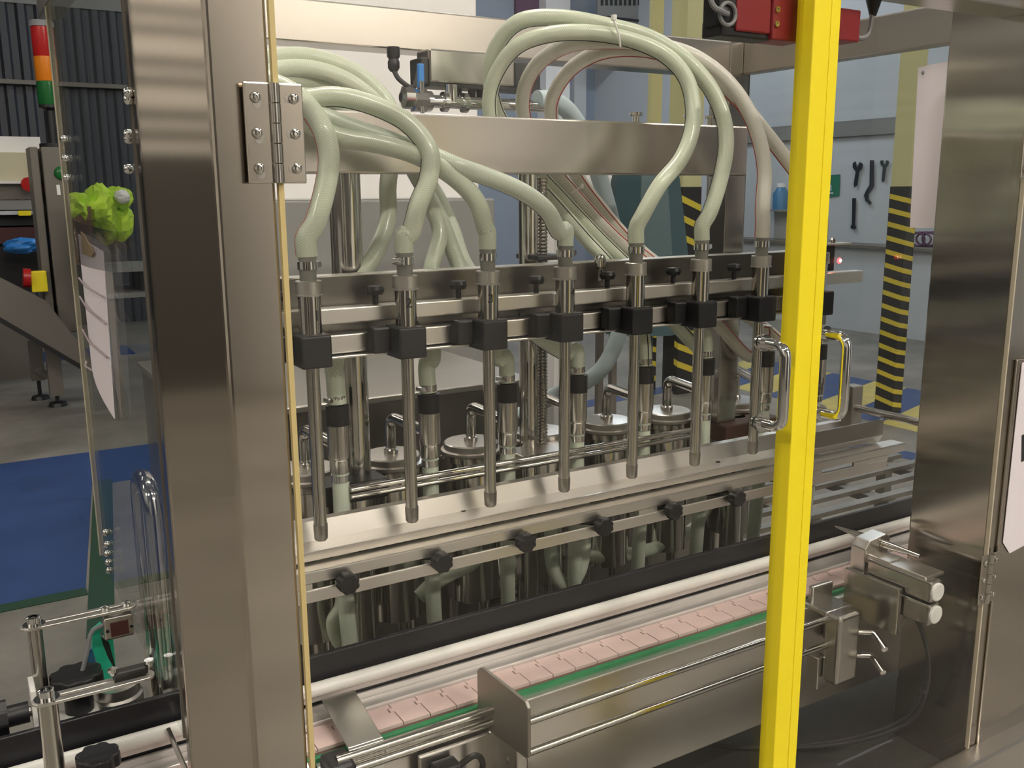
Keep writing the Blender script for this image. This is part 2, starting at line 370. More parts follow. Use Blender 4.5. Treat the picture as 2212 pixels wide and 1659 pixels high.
# ================================================================== FILLING MACHINE FRAME
YD = 0.80                       # plane of the front doors
XG0, XGM, XG1 = 0.2485, 0.891, 1.328   # left glass edge, meeting seam, right glass edge
fr = thing('machine_frame', (0.86, 1.17, ZF), 'brushed stainless steel frame of the bottle filling machine', 'machine frame')
b = MB()                        # left front post with chamfered outer corner
s_ = 0.0486; xi = XG0 - 0.001; xr = 0.198
b.prism([(xi, YD, -1.45), (xr, YD, -1.45), (xr - s_, YD + s_, -1.45), (xr - s_, 0.868, -1.45), (xi, 0.868, -1.45)], (0, 0, 1.45 + 0.31))
b.build('front_post', 'steel_post', fr, 0.003, 3)
XE = 1.53
b = MB(); b.box((XG1 + 0.001, YD, -1.45), (XE, 0.935, 0.31)); b.build('front_post', 'steel_post', fr, 0.003, 3)
MB().box((XG1 + 0.028, YD - 0.004, -1.6), (XE - 0.01, YD, -0.25)).build('post_panel', 'steel_post', fr, 0.0015)
MB().box((1.463, 1.54, -1.45), (1.525, 1.60, 0.31)).build('rear_post', 'satin', fr, 0.003)
MB().box((0.278, 1.54, -1.45), (0.338, 1.60, 0.31)).build('rear_post', 'satin', fr, 0.003)
MB().box((0.338, 1.54, 0.239), (1.463, 1.60, 0.306)).build('top_beam', 'beam_steel', fr, 0.003)
MB().box((1.50, 0.935, 0.242), (XE, 1.54, 0.309)).build('top_beam', 'steel_y', fr, 0.003)
MB().box((0.15, 0.868, 0.242), (0.18, 1.54, 0.309)).build('top_beam', 'steel_y', fr, 0.003)
MB().box((xi, YD - 0.0, 0.238), (XG1 + 0.001, 0.86, 0.31)).build('top_beam', 'beam_steel', fr, 0.003)
MB().box((XG1, YD - 0.03, 0.238), (XE, YD - 0.001, 0.31)).build('top_beam', 'beam_steel', fr, 0.003)
MB().box((0.15, 0.80, -0.98), (XE, 1.60, -0.93)).build('base_deck', 'deck_steel_shaded', fr, 0.003)
MB().box((0.34, 1.575, -0.93), (1.46, 1.582, -0.50)).build('shade_panel', 'dull_steel', fr)  # dull sheet added to darken the lower interior
MB().box((0.10, 0.765, -1.06), (XE + 0.06, 0.80, -0.885)).build('base_ledge', 'steel', fr, 0.004)
MB().box((0.10, 0.66, -1.075), (XE + 0.06, 0.765, -1.06)).build('base_ledge', 'steel', fr, 0.004)
MB().box((0.16, 0.83, -1.50), (XE - 0.01, 1.58, -0.98)).build('base_cabinet', 'steel', fr, 0.004)
for px_, py_ in ((0.22, 0.87), (1.46, 0.87), (0.22, 1.53), (1.46, 1.53)):
    MB().lathe((px_, py_, ZF), [(0.045, 0), (0.045, 0.012), (0.012, 0.03), (0.012, 0.13)]).build('levelling_foot', 'dull_steel', fr)
# inner lift gantry -------------------------------------------------
YB2 = 1.30
lg = thing('lift_gantry', (0.9, 1.33, -0.93), 'stainless gantry with wide cross beam on tall round columns inside the machine', 'gantry')
MB().box((0.335, YB2, 0.0275), (1.287, YB2 + 0.06, 0.1145)).build('cross_beam', 'beam_steel', lg, 0.003)
MB().box((1.24, YB2 + 0.002, -0.44), (1.287, YB2 + 0.05, 0.0275)).build('side_leg', 'satin', lg, 0.002)
def column(x, y, z0, z1, r):
    MB().cyl((x, y, z0), (x, y, z1), r, 24).build('column', 'polished', lg)
column(0.386 * 1.33, 1.33, -0.93, 0.0275, 0.0235)
column(0.6245 * 1.335, 1.335, -0.93, 0.0275, 0.0165)
column(0.952 * 1.32, 1.33, -0.47, 0.0275, 0.011)
column(0.990 * 1.33, 1.335, -0.93, -0.44, 0.021)
MB().box((0.955 * 1.3, 1.28, -0.475), (1.07 * 1.3, 1.335, -0.44)).build('column_foot', 'brown_block', lg, 0.004)
MB().box((0.34 * 1.3, 1.275, -0.455), (0.425 * 1.28, 1.336, -0.425)).build('column_foot', 'black_plastic', lg, 0.003)
MB().box((0.605 * 1.3, 1.275, -0.445), (0.69 * 1.3, 1.337, -0.43)).build('column_foot', 'steel', lg, 0.002)
sx = 0.6455 * 1.33; b = MB(); n = 620; pth = []; rr = []
screw = []
for i in range(0, 157):
    z = -0.43 + i * 0.0029
    rr.append(0.0088 if i % 2 else 0.0068); pth.append((sx, 1.33, z))
b.tube(pth, rr, 16); b.build('lead_screw', 'polished', lg)
MB().box((sx - 0.035, 1.29, -0.1095), (sx + 0.02, 1.36, -0.101)).build('screw_nut', 'black_plastic', lg, 0.002)
for x_ in (1.05, 1.17, 1.22):
    MB().cyl((x_, 1.33, 0.1145), (x_, 1.33, 0.128), 0.006, 12).cyl((x_, 1.33, 0.128), (x_, 1.33, 0.133), 0.011, 12).build('bolt', 'polished', lg)
# ================================================================== DOORS
def door(name, x0, x1, label, hx, hside):
    d = thing(name, ((x0 + x1) / 2, YD, -0.885), label, 'guard door')
    MB().box((x0, YD - 0.006, -0.882), (x1, YD - 0.001, 0.300)).build('glazing', 'acrylic', d)
    return d
dl = door('hinged_guard', XG0, XGM - 0.0005, 'clear acrylic machine door hinged to the chamfered left post, D handle', 0, 0)
dr = door('hinged_guard', XGM + 0.0005, XG1, 'narrower clear acrylic machine door beside the post with the white notice', 0, 0)
MB().box((XG0 - 0.0005, YD - 0.0065, -0.8825), (XG0 + 0.0040, YD - 0.0005, 0.3005)).build('edge_strip', 'gold_edge', dl)
MB().box((XG1 - 0.0025, YD - 0.0065, -0.8825), (XG1 + 0.0005, YD - 0.0005, 0.3005)).build('edge_strip', 'pale_edge', dr)
MB().box((0.8635, YD - 0.022, -0.8815), (XGM - 0.0003, YD + 0.004, 0.2995)).build('yellow_strip', 'yellow', dl, 0.0012)
MB().box((XGM + 0.0003, YD - 0.022, -0.8815), (0.9065, YD + 0.004, 0.2995)).build('yellow_strip', 'yellow', dr, 0.0012)
def dhandle(d, x, z0, z1, dep):
    y0 = YD - 0.006
    p = round_path([(x, y0, z0), (x, y0 - dep, z0), (x, y0 - dep, z1), (x, y0, z1)], 0.016, 8)
    MB().tube(p, 0.0064, 16).build('handle', 'chrome', d)
    for z in (z0, z1):
        MB().cyl((x, y0, z), (x, y0 - 0.004, z), 0.0105, 16).build('handle_washer', 'chrome', d)
        MB().cyl((x, YD + 0.002, z), (x, YD - 0.001, z), 0.008, 12).build('handle_bolt', 'chrome', d)
dhandle(dl, 1.0390 * 0.794, -0.1775, -0.2755, 0.036)
dhandle(dr, 1.1700 * 0.794, -0.1755, -0.2760, 0.036)
def hinge(d, x, zc, wl, wr, hh=0.0405):
    y = YD - 0.0065
    h_ = MB(); h_.box((x - wl, y - 0.0025, zc - hh), (x - 0.004, y, zc + hh)); lf = h_.build('hinge_leaf', 'steel_post', d, 0.0012)
    h_ = MB(); h_.box((x + 0.004, y - 0.0025, zc - hh), (x + wr, y, zc + hh)); rf = h_.build('hinge_leaf', 'steel_post', d, 0.0012)
    k = MB()
    n = 5; L = 2 * hh / n
    for i in range(n): k.cyl((x, y - 0.002, zc - hh + i * L + 0.0004), (x, y - 0.002, zc - hh + (i + 1) * L - 0.0004), 0.0046, 14)
    k.build('hinge_knuckle', 'satin', d)
    for sgn, leaf in ((-1, lf), (1, rf)):
        xs = x - wl * 0.62 if sgn < 0 else x + wr * 0.66
        for j in (-1, 0, 1):
            z = zc + j * hh * 0.70
            s2 = MB()
            o_ = stadium((xs - sgn * 0.001, y - 0.0026, z - (0.002 if sgn < 0 else 0)), 0.0065, 0.0036, (0, 0, 1) if sgn < 0 else (1, 0, 0), (1, 0, 0) if sgn < 0 else (0, 0, 1), 6)
            s2.prism(o_, (0, -0.0003, 0)); s2.build('screw_slot', 'dull_steel', leaf)
            s3 = MB().lathe((xs, y - 0.0028, z), [(0.0045, 0), (0.0042, -0.0015), (0.0024, -0.0026), (0.0016, -0.0026), (0.0014, -0.0012)], 14, 'y'); s3.build('screw', 'polished', leaf)
zc_ = PY(600, 290, YD).z
hinge(dl, PY(596, 290, YD - 0.008).x, zc_, 0.0255, 0.0245)
hinge(dr, XG1 + 0.004, PY(2190, 322, YD).z, 0.022, 0.022)
hinge(dr, XG1 + 0.004, PY(2112, 1250, YD).z, 0.022, 0.022)
# ================================================================== SIDE GUARDS
def screws(parent, pts, r=0.006):
    for p in pts: MB().sphere(p, r, 10, 6).build('dome_nut', 'chrome', parent)
gl = thing('side_guard', (0.152, 1.16, -0.50), 'clear acrylic side guard panel with dome nuts beside the chamfered post', 'guard panel')
yf_ = 0.1515 / 0.1068
MB().box((0.1485, 0.8695, -0.515), (0.1535, yf_, 0.24)).build('panel', 'acrylic_side', gl)
MB().box((0.1480, 0.8690, -0.5155), (0.1540, 0.8720, 0.2405)).build('panel_edge', 'dull_steel', gl)
MB().box((0.1478, yf_, -0.5155), (0.1542, yf_ + 0.006, 0.2405)).build('panel_edge', 'pale_edge', gl)  # pale box painting a glint along the acrylic's far edge
screws(gl, [PX(277, y_, 0.146) for y_ in (200, 215, 290, 300, 365)], 0.0045)
screws(gl, [PX(px_, py_, 0.146) for px_, py_ in ((138, 300), (141, 342), (144, 384), (228, 1150), (231, 1176), (232, 1196), (234, 1214), (236, 1232))], 0.0048)
gr_ = thing('side_guard', (1.522, 1.24, -0.50), 'clear acrylic side guard panel with hanging white sheet on the conveyor outfeed side', 'guard panel')
MB().box((1.519, 0.936, -0.30), (1.524, 1.54, 0.242)).build('panel', 'acrylic_side', gr_)
rl = thing('guard_rail', (1.50, 1.20, -0.42), 'polished round steel rail across the outfeed opening', 'rail')
MB().cyl((1.50, 0.936, -0.419), (1.50, 1.197, -0.419), 0.0075, 16).build('rail_bar', 'polished', rl)
MB().box((1.485, 1.19, -0.475), (1.515, 1.215, -0.375)).build('rail_bracket', 'dull_steel', rl, 0.002)
# notices on the guards
def sheet(name, pts, mt, lab, cat, bow=0.0, n=8, th=0.0008, nrm=(1, 0, 0)):
    """quad sheet (4 corners tl,tr,br,bl) with a little bow"""
    tl, tr, br, bl = [Vector(p) for p in pts]; nv = Vector(nrm); vs = []
    for i in range(n + 1):
        for j in range(n + 1):
            u, v = i / n, j / n
            p = (tl * (1 - u) + tr * u) * (1 - v) + (bl * (1 - u) + br * u) * v
            vs.append(p + nv * bow * math.sin(math.pi * u) * (0.4 + 0.6 * v))
    N = (n + 1) ** 2; vs2 = vs + [p + nv * th for p in vs]; fs = []
    for i in range(n):
        for j in range(n):
            a, b_, c, d = i * (n + 1) + j, i * (n + 1) + j + 1, (i + 1) * (n + 1) + j + 1, (i + 1) * (n + 1) + j
            fs += [[a, b_, c, d], [N + d, N + c, N + b_, N + a]]
    for i in range(n):
        for a, c in ((i * (n + 1), (i + 1) * (n + 1)), ((i + 1) * (n + 1) + n, i * (n + 1) + n), (i + 1, i), (n * (n + 1) + i, n * (n + 1) + i + 1)):
            fs.append([a, c, N + c, N + a])
    m_ = MB().add(vs2, fs, True); return m_
xa = 0.1485 - 0.004
pp = thing('notice_sheet', PX(245, 900, xa), 'creased white handwritten sheet in film taped to the side guard by the lime bag', 'paper sheet')
q = [PX(168, 505, xa), PX(222, 543, xa), PX(247, 905, xa), PX(195, 765, xa)]
sheet('sheet', q, 'paper', '', '', -0.006).build('sheet', 'paper', pp)
for (a, b_) in (((178, 600), (226, 640)), ((180, 640), (233, 700)), ((186, 712), (235, 772)), ((194, 780), (203, 800))):
    p0, p1 = PX(a[0], a[1], xa - 0.0012), PX(b_[0], b_[1], xa - 0.0012)
    MB().tube([p0 + Vector((-0.004, 0, 0)), (p0 + p1) / 2 + Vector((-0.0075, 0, 0)), p1 + Vector((-0.002, 0, 0))], 0.0011, 6).build('crease', 'faint_line', pp)  # thin line along each fold, darker than the paper
MB().prism([PX(175, 500, xa - 0.004), PX(182, 505, xa - 0.004), PX(203, 545, xa - 0.004), PX(198, 555, xa - 0.004), PX(178, 548, xa - 0.004)], (-0.0006, 0, 0)).build('tape', 'tape', pp)
q = [PX(157, 475, xa - 0.002), PX(245, 500, xa - 0.002), PX(252, 590, xa - 0.002), PX(170, 560, xa - 0.002)]
tag(sheet('plastic_sleeve', q, '', '', '', -0.012).build('plastic_sleeve', 'plastic_film', base=PX(200, 560, xa)), 'crumpled clear plastic sleeve above the handwritten sheet on the guard', 'plastic sleeve')
xb = 1.517
ps = sheet('notice_sheet', [PX(1984, 146, xb), PX(2062, 130, xb), PX(2030, 492, xb), PX(1966, 492, xb)], '', '', '', -0.012, th=-0.0008).build('notice_sheet', 'paper', base=PX(1990, 490, xb))
tag(ps, 'plain white sheet pinned to the acrylic guard behind the right post', 'paper sheet')
MB().sphere(PX(1995, 157, xb - 0.002), 0.004, 8, 6).build('pin', 'cable_grey', ps).matrix_parent_inverse = Matrix()
pf = thing('notice_sheet', PY(2190, 1190, YD - 0.005), 'white notice with clipped corner on the stainless post front', 'paper sheet')
yq = YD - 0.0052
MB().prism([PY(2207, 785, yq), PY(2330, 700, yq), PY(2300, 1130, yq), PY(2180, 1195, yq), PY(2166, 1172, yq)], (0, -0.0008, 0)).build('sheet', 'paper', pf)
MB().prism([PY(2207, 940, yq - 0.001), PY(2225, 933, yq - 0.001), PY(2224, 990, yq - 0.001), PY(2206, 998, yq - 0.001)], (0, -0.0003, 0)).build('printed_mark', 'ink', pf)
# ================================================================== SAFETY SWITCHES (red) at the door tops
def switch(px0, px1, py0, py1, y, lab, flip=1, screws_px=()):
    a, c = PY(px0, py1, y), PY(px1, py0, y)
    t = thing('safety_switch', (a.x, y, min(a.z, c.z)), lab, 'safety switch', None)
    z0, z1 = a.z, max(c.z, a.z + 0.034)
    MB().box((a.x, y, z0), (c.x, y + 0.03, z1)).build('body', 'red_plastic', t, 0.002)
    return t, a, c, z0, z1
t, a, c, z0, z1 = switch(1590, 1668, 0, 66, 0.815, 'red door safety switch with cable gland left of the yellow strip')
MB().box((c.x - 0.0005, 0.812, z0 - 0.006), (PY(1738, 40, 0.812).x, 0.845, z1 + 0.004)).build('actuator_block', 'red_plastic', t, 0.002)
MB().box((PY(1556, 40, 0.818).x, 0.818, z0 - 0.006), (c.x + 0.006, 0.848, z0 + 0.012)).build('back_plate', 'black_plastic', t, 0.002)
MB().box((PY(1552, 40, 0.816).x, 0.816, z0 + 0.004), (a.x + 0.001, 0.842, z1 + 0.01)).build('gland_block', 'black_plastic', t, 0.002)
for z in (0.3, 0.72): MB().lathe((c.x + 0.005, 0.8118, z0 + (z1 - z0) * z), [(0.0038, 0), (0.0034, -0.002), (0.0018, -0.002), (0.0018, -0.001)], 12, 'y').build('screw', 'polished', t)
g = PY(1572, 30, 0.806)
MB().tube([g + Vector((0.0115 * math.cos(k * math.pi / 10), 0, 0.0115 * math.sin(k * math.pi / 10))) for k in range(21)], 0.0022, 8).build('gland_ring', 'cable_grey', t)
MB().lathe((g.x, 0.816, g.z), [(0.010, 0), (0.010, -0.008), (0.004, -0.010)], 14, 'y').build('gland', 'black_plastic', t)
MB().tube(smooth_path([(g.x, 0.806, g.z), g + Vector((-0.012, -0.004, 0.001)), g + Vector((-0.024, 0.0, 0.010)), g + Vector((-0.026, 0.01, 0.05))]), 0.003, 8).build('lead', 'cable_grey', t)
t, a, c, z0, z1 = switch(1792, 1861, 22, 84, 0.825, 'smaller red safety switch right of the yellow strip near the post')
MB().tube(smooth_path([(c.x, 0.84, z0 + 0.014), (c.x + 0.018, 0.84, z0 + 0.008), (c.x + 0.034, 0.84, z0 + 0.016), (c.x + 0.040, 0.84, z0 + 0.05)]), 0.003, 8).build('lead', 'cable_grey', t)
MB().lathe((c.x + 0.040, 0.84, z0 + 0.036), [(0.004, 0), (0.010, 0.02), (0.011, 0.04)], 14).build('gland', 'black_plastic', t)
# ================================================================== NOZZLE CARRIAGE
YN = 1.17
nc = thing('nozzle_carriage', (0.9, 1.22, -0.22), 'pair of square steel bars with a tall back plate carrying the filling nozzles', 'nozzle carriage')
MB().box((0.345, 1.200, -0.1735), (1.505, 1.222, -0.1510)).build('carrier_bar', 'steel_bar', nc, 0.0025, 3)
MB().box((0.345, 1.200, -0.2140), (1.40, 1.222, -0.1870)).build('carrier_bar', 'steel_bar', nc, 0.0025, 3)
MB().box((0.345, 1.190, -0.2190), (1.40, 1.240, -0.2155)).build('bottom_plate', 'steel_bar', nc, 0.001)
MB().box((0.345, 1.236, -0.1560), (1.42, 1.240, -0.1115)).build('channel_plate', 'steel_dark_reflection', nc, 0.001)
MB().box((0.345, 1.240, -0.1150), (1.42, 1.275, -0.1115)).build('channel_plate', 'steel_bar', nc, 0.001)
MB().box((0.345, 1.236, -0.2155), (1.40, 1.240, -0.1560)).build('channel_plate', 'steel_dark_reflection', nc, 0.001)
MB().box((1.34, 1.205, -0.2500), (1.415, 1.222, -0.1870)).build('end_plate', 'dull_steel', nc, 0.002)
p_ = PY(1297, 560, 1.235)
MB().lathe((p_.x, 1.235, p_.z - 0.012), [(0.006, -0.022), (0.006, -0.003), (0.010, 0), (0.010, 0.010), (0.007, 0.018), (0.002, 0.020)], 14).build('cap_bolt', 'polished', nc)
for xx in (0.56, 0.735, 1.02, 1.25):
    MB().lathe((xx, 1.1995, -0.18), [(0.004, 0), (0.004, -0.004), (0.001, -0.004)], 10, 'y').build('screw', 'black_plastic', nc)
# sensor box with red lamp at the carriage end
sb = thing('sensor_box', (1.40, 1.21, -0.150), 'small dark sensor with glowing red lamp at the end of the nozzle bar', 'sensor')
q0 = PY(1770, 530, 1.205); q1 = PY(1826, 580, 1.205)
MB().box((1.375, 1.203, -0.1485), (1.425, 1.224, -0.1000)).build('body', 'black_plastic', sb, 0.002)
MB().box((1.355, 1.190, -0.1000), (1.455, 1.235, -0.0965)).build('top_plate', 'steel_bar', sb, 0.001)
for xx in (1.38, 1.412): MB().lathe((xx, 1.20, -0.0965), [(0.0065, 0), (0.0065, 0.006), (0.003, 0.009)], 12).build('dome_nut', 'chrome', sb)
lc = PY(1815, 563, 1.2005)
MB().sphere((lc.x, 1.2025, lc.z), 0.0055, 12, 8, (1, 0.5, 1)).build('lamp_lens', 'led', sb)
MB().sphere((lc.x, 1.1998, lc.z), 0.0026, 10, 6, (1, 0.5, 1)).build('lamp_core', 'led_core', sb)
# ================================================================== NOZZLES
NXY = [0.3397, 0.4555, 0.5658, 0.6795, 0.7939, 0.9100, 1.0266, 1.1503]
def text_mesh(ch, size):
    cu = bpy.data.curves.new('digit', 'FONT'); cu.body = ch; cu.size = size; cu.align_x = 'CENTER'; cu.align_y = 'CENTER'; cu.extrude = 0.0; cu.offset = 0.00035
    o = bpy.data.objects.new('digit', cu); C.objects.link(o); dg = bpy.context.evaluated_depsgraph_get(); dg.update()
    me = bpy.data.meshes.new_from_object(o.evaluated_get(dg)); bpy.data.objects.remove(o)
    bm = bmesh.new(); bm.from_mesh(me); bmesh.ops.triangulate(bm, faces=bm.faces[:])
    for _ in range(2): bmesh.ops.subdivide_edges(bm, edges=bm.edges[:], cuts=1, use_grid_fill=True)
    bm.verts.index_update(); vs = [v.co.copy() for v in bm.verts]; fs = [[v.index for v in f.verts] for f in bm.faces]; bm.free(); return vs, fs
def make_nozzle(x, lab):
    t = thing('filling_nozzle', (x, YN, -0.461), lab, 'nozzle', 'filling nozzles along the carrier bars')
    L = MB().lathe
    MB().lathe((x, YN, 0), [(0.0146, -0.1905), (0.0146, -0.1275)], 28).build('body', 'polished', t)
    MB().lathe((x, YN, 0), [(0.0150, -0.1290), (0.0180, -0.1290), (0.0180, -0.1272), (0.0172, -0.1268), (0.0172, -0.1105), (0.0162, -0.1095), (0.009, -0.1095)], 28).build('collar', 'collar_steel', t)
    MB().lathe((x, YN, 0), [(0.0085, -0.1095), (0.0085, -0.098)], 20).build('hose_tail', 'satin', t)
    tb = MB().lathe((x, YN, 0), [(0.0089, -0.4445), (0.0089, -0.2215)], 24).build('dip_tube', 'polished', t)
    MB().lathe((x, YN, 0), [(0.0070, -0.4610), (0.0090, -0.4585), (0.0096, -0.4440), (0.0096, -0.4380)], 24).build('tip', 'dull_steel', t)
    b = MB(); b.box((x - 0.0205, YN - 0.0215, -0.2215), (x + 0.0205, YN + 0.0285, -0.1785)); b.build('clamp_block', 'black_plastic', t, 0.003, 3)
    MB().box((x - 0.047, YN + 0.006, -0.2150), (x - 0.0207, YN + 0.0285, -0.1790)).build('rail_clamp', 'black_plastic', t, 0.003)
    k = MB(); kx, ky = x - 0.031, YN + 0.032
    k.lathe((kx, ky, 0), [(0.004, -0.1500), (0.004, -0.1375), (0.011, -0.1360), (0.013, -0.1300), (0.011, -0.1250), (0.004, -0.1240)], 12); k.build('clamp_knob', 'black_plastic', t)
    return t
def clamp(t, x, y, z, r, ang=0.6):
    b = MB(); pts = [(x + r * math.cos(a_), y + r * math.sin(a_), z) for a_ in [k * math.pi / 12 for k in range(25)]]
    b.lathe((x, y, z), [(r - 0.002, -0.005), (r + 0.0008, -0.005), (r + 0.0008, 0.005), (r - 0.002, 0.005)], 24); hc = b.build('hose_clamp', 'chrome', t)
    d = Vector((math.cos(ang), math.sin(ang), 0)); c_ = Vector((x, y, z)) + d * (r + 0.004); e_ = Vector((-math.sin(ang), math.cos(ang), 0))
    MB().cyl(c_ - e_ * 0.006, c_ + e_ * 0.006, 0.0042, 10).cyl(c_ + e_ * 0.006, c_ + e_ * 0.009, 0.0033, 6).build('clamp_screw', 'chrome', hc)
nth = ['first', 'second', 'third', 'fourth', 'fifth', 'sixth', 'seventh', 'eighth']
nlab = ['steel filling nozzle stamped 1 beside the gold door edge', 'filling nozzle stamped 2 under the green hose with black line', 'filling nozzle stamped 3 under the plain hose sweeping to the hinge', 'steel filling nozzle over the lead screw, next after nozzle 3',
        'fifth filling nozzle counting on from the one stamped 1', 'sixth filling nozzle counting on from the one stamped 1', 'seventh filling nozzle, beside the D handle of the wide door', 'last filling nozzle, behind the yellow door strip']
NOZ = []
for i, sx_ in enumerate(NXY):
    x = sx_ * YN; t = make_nozzle(x, nlab[i]); NOZ.append((x, t))
    MB().lathe((x, YN, 0), [(0.0105, -0.1095), (0.0110, -0.100), (0.0112, -0.095), (0.0112, -0.085), (0.0124, -0.0790)], 20).build('hose_cuff', 'hose_empty', t)
    clamp(t, x, YN, -0.090, 0.0122, [0.5, 3.6, 0.7, 0.3, 0.9, 0.2, 0.4, 0.6][i])
    if i < 4:
        vs, fs = text_mesh(str(i + 1), 0.0185); r = 0.0145; a0 = math.atan2(-YN, -x) + [0.6, 0.3, 0.25, 1.0][i]
        zz = [-0.1545, -0.1465, -0.1485, -0.1485][i]; b = MB(); r = 0.0149
        b.add([(x + r * math.cos(a0 + v.x / r), YN + r * math.sin(a0 + v.x / r), zz + v.y) for v in vs], fs); b.build('stamped_number', 'ink', t)
# ================================================================== VALVES, PUMPS
YP, YV = 1.385, 1.255
PXY = [0.3250, 0.4309, 0.5387, 0.6420, 0.7485, 0.8542, 0.9850]
plab = ['lidded steel pump cylinder farthest toward the hinged post', 'second lidded pump cylinder from the hinged post', 'third lidded pump cylinder from the hinged post', 'lidded pump cylinder just behind the lead screw',
        'fifth lidded pump cylinder, blue floor stripe behind its elbow', 'sixth lidded pump cylinder, with clamp ring on its lid', 'seventh lidded pump cylinder, behind the brown column foot', 'eighth lidded pump cylinder, nearest the outfeed']
VXY = [0.3665, 0.4820, 0.5920, 0.7000, 0.8130, 0.9250, 1.045, 1.160]
VALV = []
for i in range(8):
    xv = VXY[i] * YV
    for _ in ([0] if i < 7 else []):
     x = PXY[i] * YP; zt = -0.417
     t = thing('pump_cylinder', (x, YP, -0.93), plab[i], 'pump', 'lidded pump cylinders in a row')
     MB().lathe((x, YP, 0), [(0.046, -0.70), (0.046, -0.452), (0.050, -0.450), (0.050, -0.440)], 32).build('body', 'polished', t)
     for a_ in range(3):
         an = a_ * 2.1 + 0.4; MB().cyl((x + 0.035 * math.cos(an), YP + 0.035 * math.sin(an), -0.93), (x + 0.035 * math.cos(an), YP + 0.035 * math.sin(an), -0.695), 0.009, 12).build('tie_rod', 'satin', t)
     MB().lathe((x, YP, 0), [(0.050, -0.440), (0.0525, -0.438), (0.0525, -0.4335), (0.047, -0.432), (0.047, -0.4225), (0.045, -0.4205), (0.010, -0.4195)], 36).build('lid', 'steel', t)
     xv = VXY[i] * YV
     pt = round_path([(x, YP, -0.421), (x, YP, -0.358), (xv, YV + 0.01, -0.3585)], 0.022, 8)
     MB().tube(pt, 0.0088, 16).build('elbow_pipe', 'polished', t)
     MB().lathe((x, YP, -0.4195), [(0.012, -0.001), (0.012, 0.006), (0.009, 0.008)], 18).build('pipe_ferrule', 'satin', t)
    v = thing('check_valve', (xv, YV, -0.93), 'upright steel check valve serving the ' + nth[i] + ' pump from the hinged post', 'valve', 'check valves in front of the pumps')
    MB().lathe((xv, YV, 0), [(0.0155, -0.376), (0.0165, -0.372), (0.0165, -0.326)], 22).build('body', 'satin', v)
    MB().lathe((xv, YV, 0), [(0.0168, -0.326), (0.0168, -0.297), (0.0095, -0.2955), (0.0095, -0.283)], 22).build('cap', 'black_plastic', v)
    MB().lathe((xv, YV, 0), [(0.0105, -0.398), (0.0150, -0.396), (0.0150, -0.378), (0.0158, -0.376)], 22).build('union_nut', 'polished', v)
    MB().tube(smooth_path([(xv, YV, -0.395), (xv, YV, -0.50), (xv + 0.004, YV + 0.01, -0.62), (xv + 0.02, YV + 0.035, -0.76), (xv + 0.03, YV + 0.05, -0.925)]), 0.0125, 14, uvscale=1).build('suction_hose', 'hose_pale', v)
    clamp(v, xv, YV, -0.405, 0.0128, 0.9)
    clamp(v, xv, YV, -0.288, 0.0118, 3.4)
    VALV.append((xv, YV, -0.282))
# ================================================================== HOSES
def hose(lab, pts, mt, stripe=None, r=0.0122, sa=0.0, grp='braided hoses looping over the gantry'):
    """pts: (px, py, Y) or Vector"""
    P = [PY(*p) if not isinstance(p, Vector) else p for p in pts]
    sp = smooth_path(P, 7)
    t = thing('braided_hose', P[0], lab, 'hose', grp)
    b = MB().tube(sp, r, 16, uvscale=1); fr_ = b.frames; hw = b.build('hose_wall', mt, t)
    if stripe:
        pp = [p + (n * math.cos(sa) + bb * math.sin(sa)) * (r - 0.0001) for p, (n, bb) in zip(sp, fr_)]
        MB().tube(pp, 0.0011, 6).build('marker_stripe', stripe, hw)
    return t
def nz(i): return Vector((NOZ[i][0], YN, -0.0790))
def nz2(i): return Vector((NOZ[i][0], YN, -0.056))
def vv(i): return Vector((VALV[i][0], VALV[i][1], -0.296))
def vv2(i): return Vector((VALV[i][0], VALV[i][1] + 0.004, -0.255))
hose('pale green braided hose rising from nozzle 1 past the hinge', [nz(0), nz2(0), (682, 480, 1.17), (703, 405, 1.172), (711, 340, 1.175), (700, 285, 1.18), (672, 238, 1.20), (630, 200, 1.22), (560, 165, 1.26),
     (540, 140, 1.34), (590, 125, 1.40), (660, 122, 1.42), (730, 140, 1.42), (795, 178, 1.42), (842, 235, 1.41), (850, 300, 1.40), (838, 400, 1.37), (838, 470, 1.36), (815, 540, 1.34), (770, 610, 1.31), (735, 700, 1.275), (722, 790, 1.258), vv2(0), vv(0)],
     'hose_green', 'stripe_red', 0.0135, 2.6)
hose('green braided hose with black line from nozzle 2', [nz(1), nz2(1), (887, 505, 1.168), (905, 440, 1.165), (925, 390, 1.165), (930, 335, 1.17), (905, 290, 1.185), (860, 252, 1.20), (790, 222, 1.215), (720, 208, 1.225), (640, 215, 1.24), (570, 200, 1.27),
     (545, 170, 1.34), (600, 150, 1.385), (665, 148, 1.40), (730, 165, 1.40), (785, 198, 1.40), (835, 250, 1.40), (880, 330, 1.39), (920, 420, 1.37), (950, 500, 1.35), (930, 590, 1.32), (930, 680, 1.28), (935, 770, 1.258), vv2(1), vv(1)],
     'hose_green', 'stripe_black', 0.0128, 2.2)
hose('pale green braided hose from nozzle 3 sweeping to the hinge', [nz(2), nz2(2), (1047, 490, 1.17), (1032, 440, 1.172), (1000, 400, 1.175), (950, 362, 1.18), (885, 330, 1.19), (810, 310, 1.20), (740, 298, 1.21), (680, 275, 1.22), (620, 235, 1.24), (560, 200, 1.28),
     (555, 180, 1.36), (610, 170, 1.40), (690, 182, 1.42), (770, 222, 1.42), (850, 300, 1.41), (905, 390, 1.39), (950, 470, 1.36), (985, 560, 1.34), (1030, 660, 1.30), (1075, 770, 1.262), vv2(2), vv(2)],
     'hose_green', None, 0.0128)
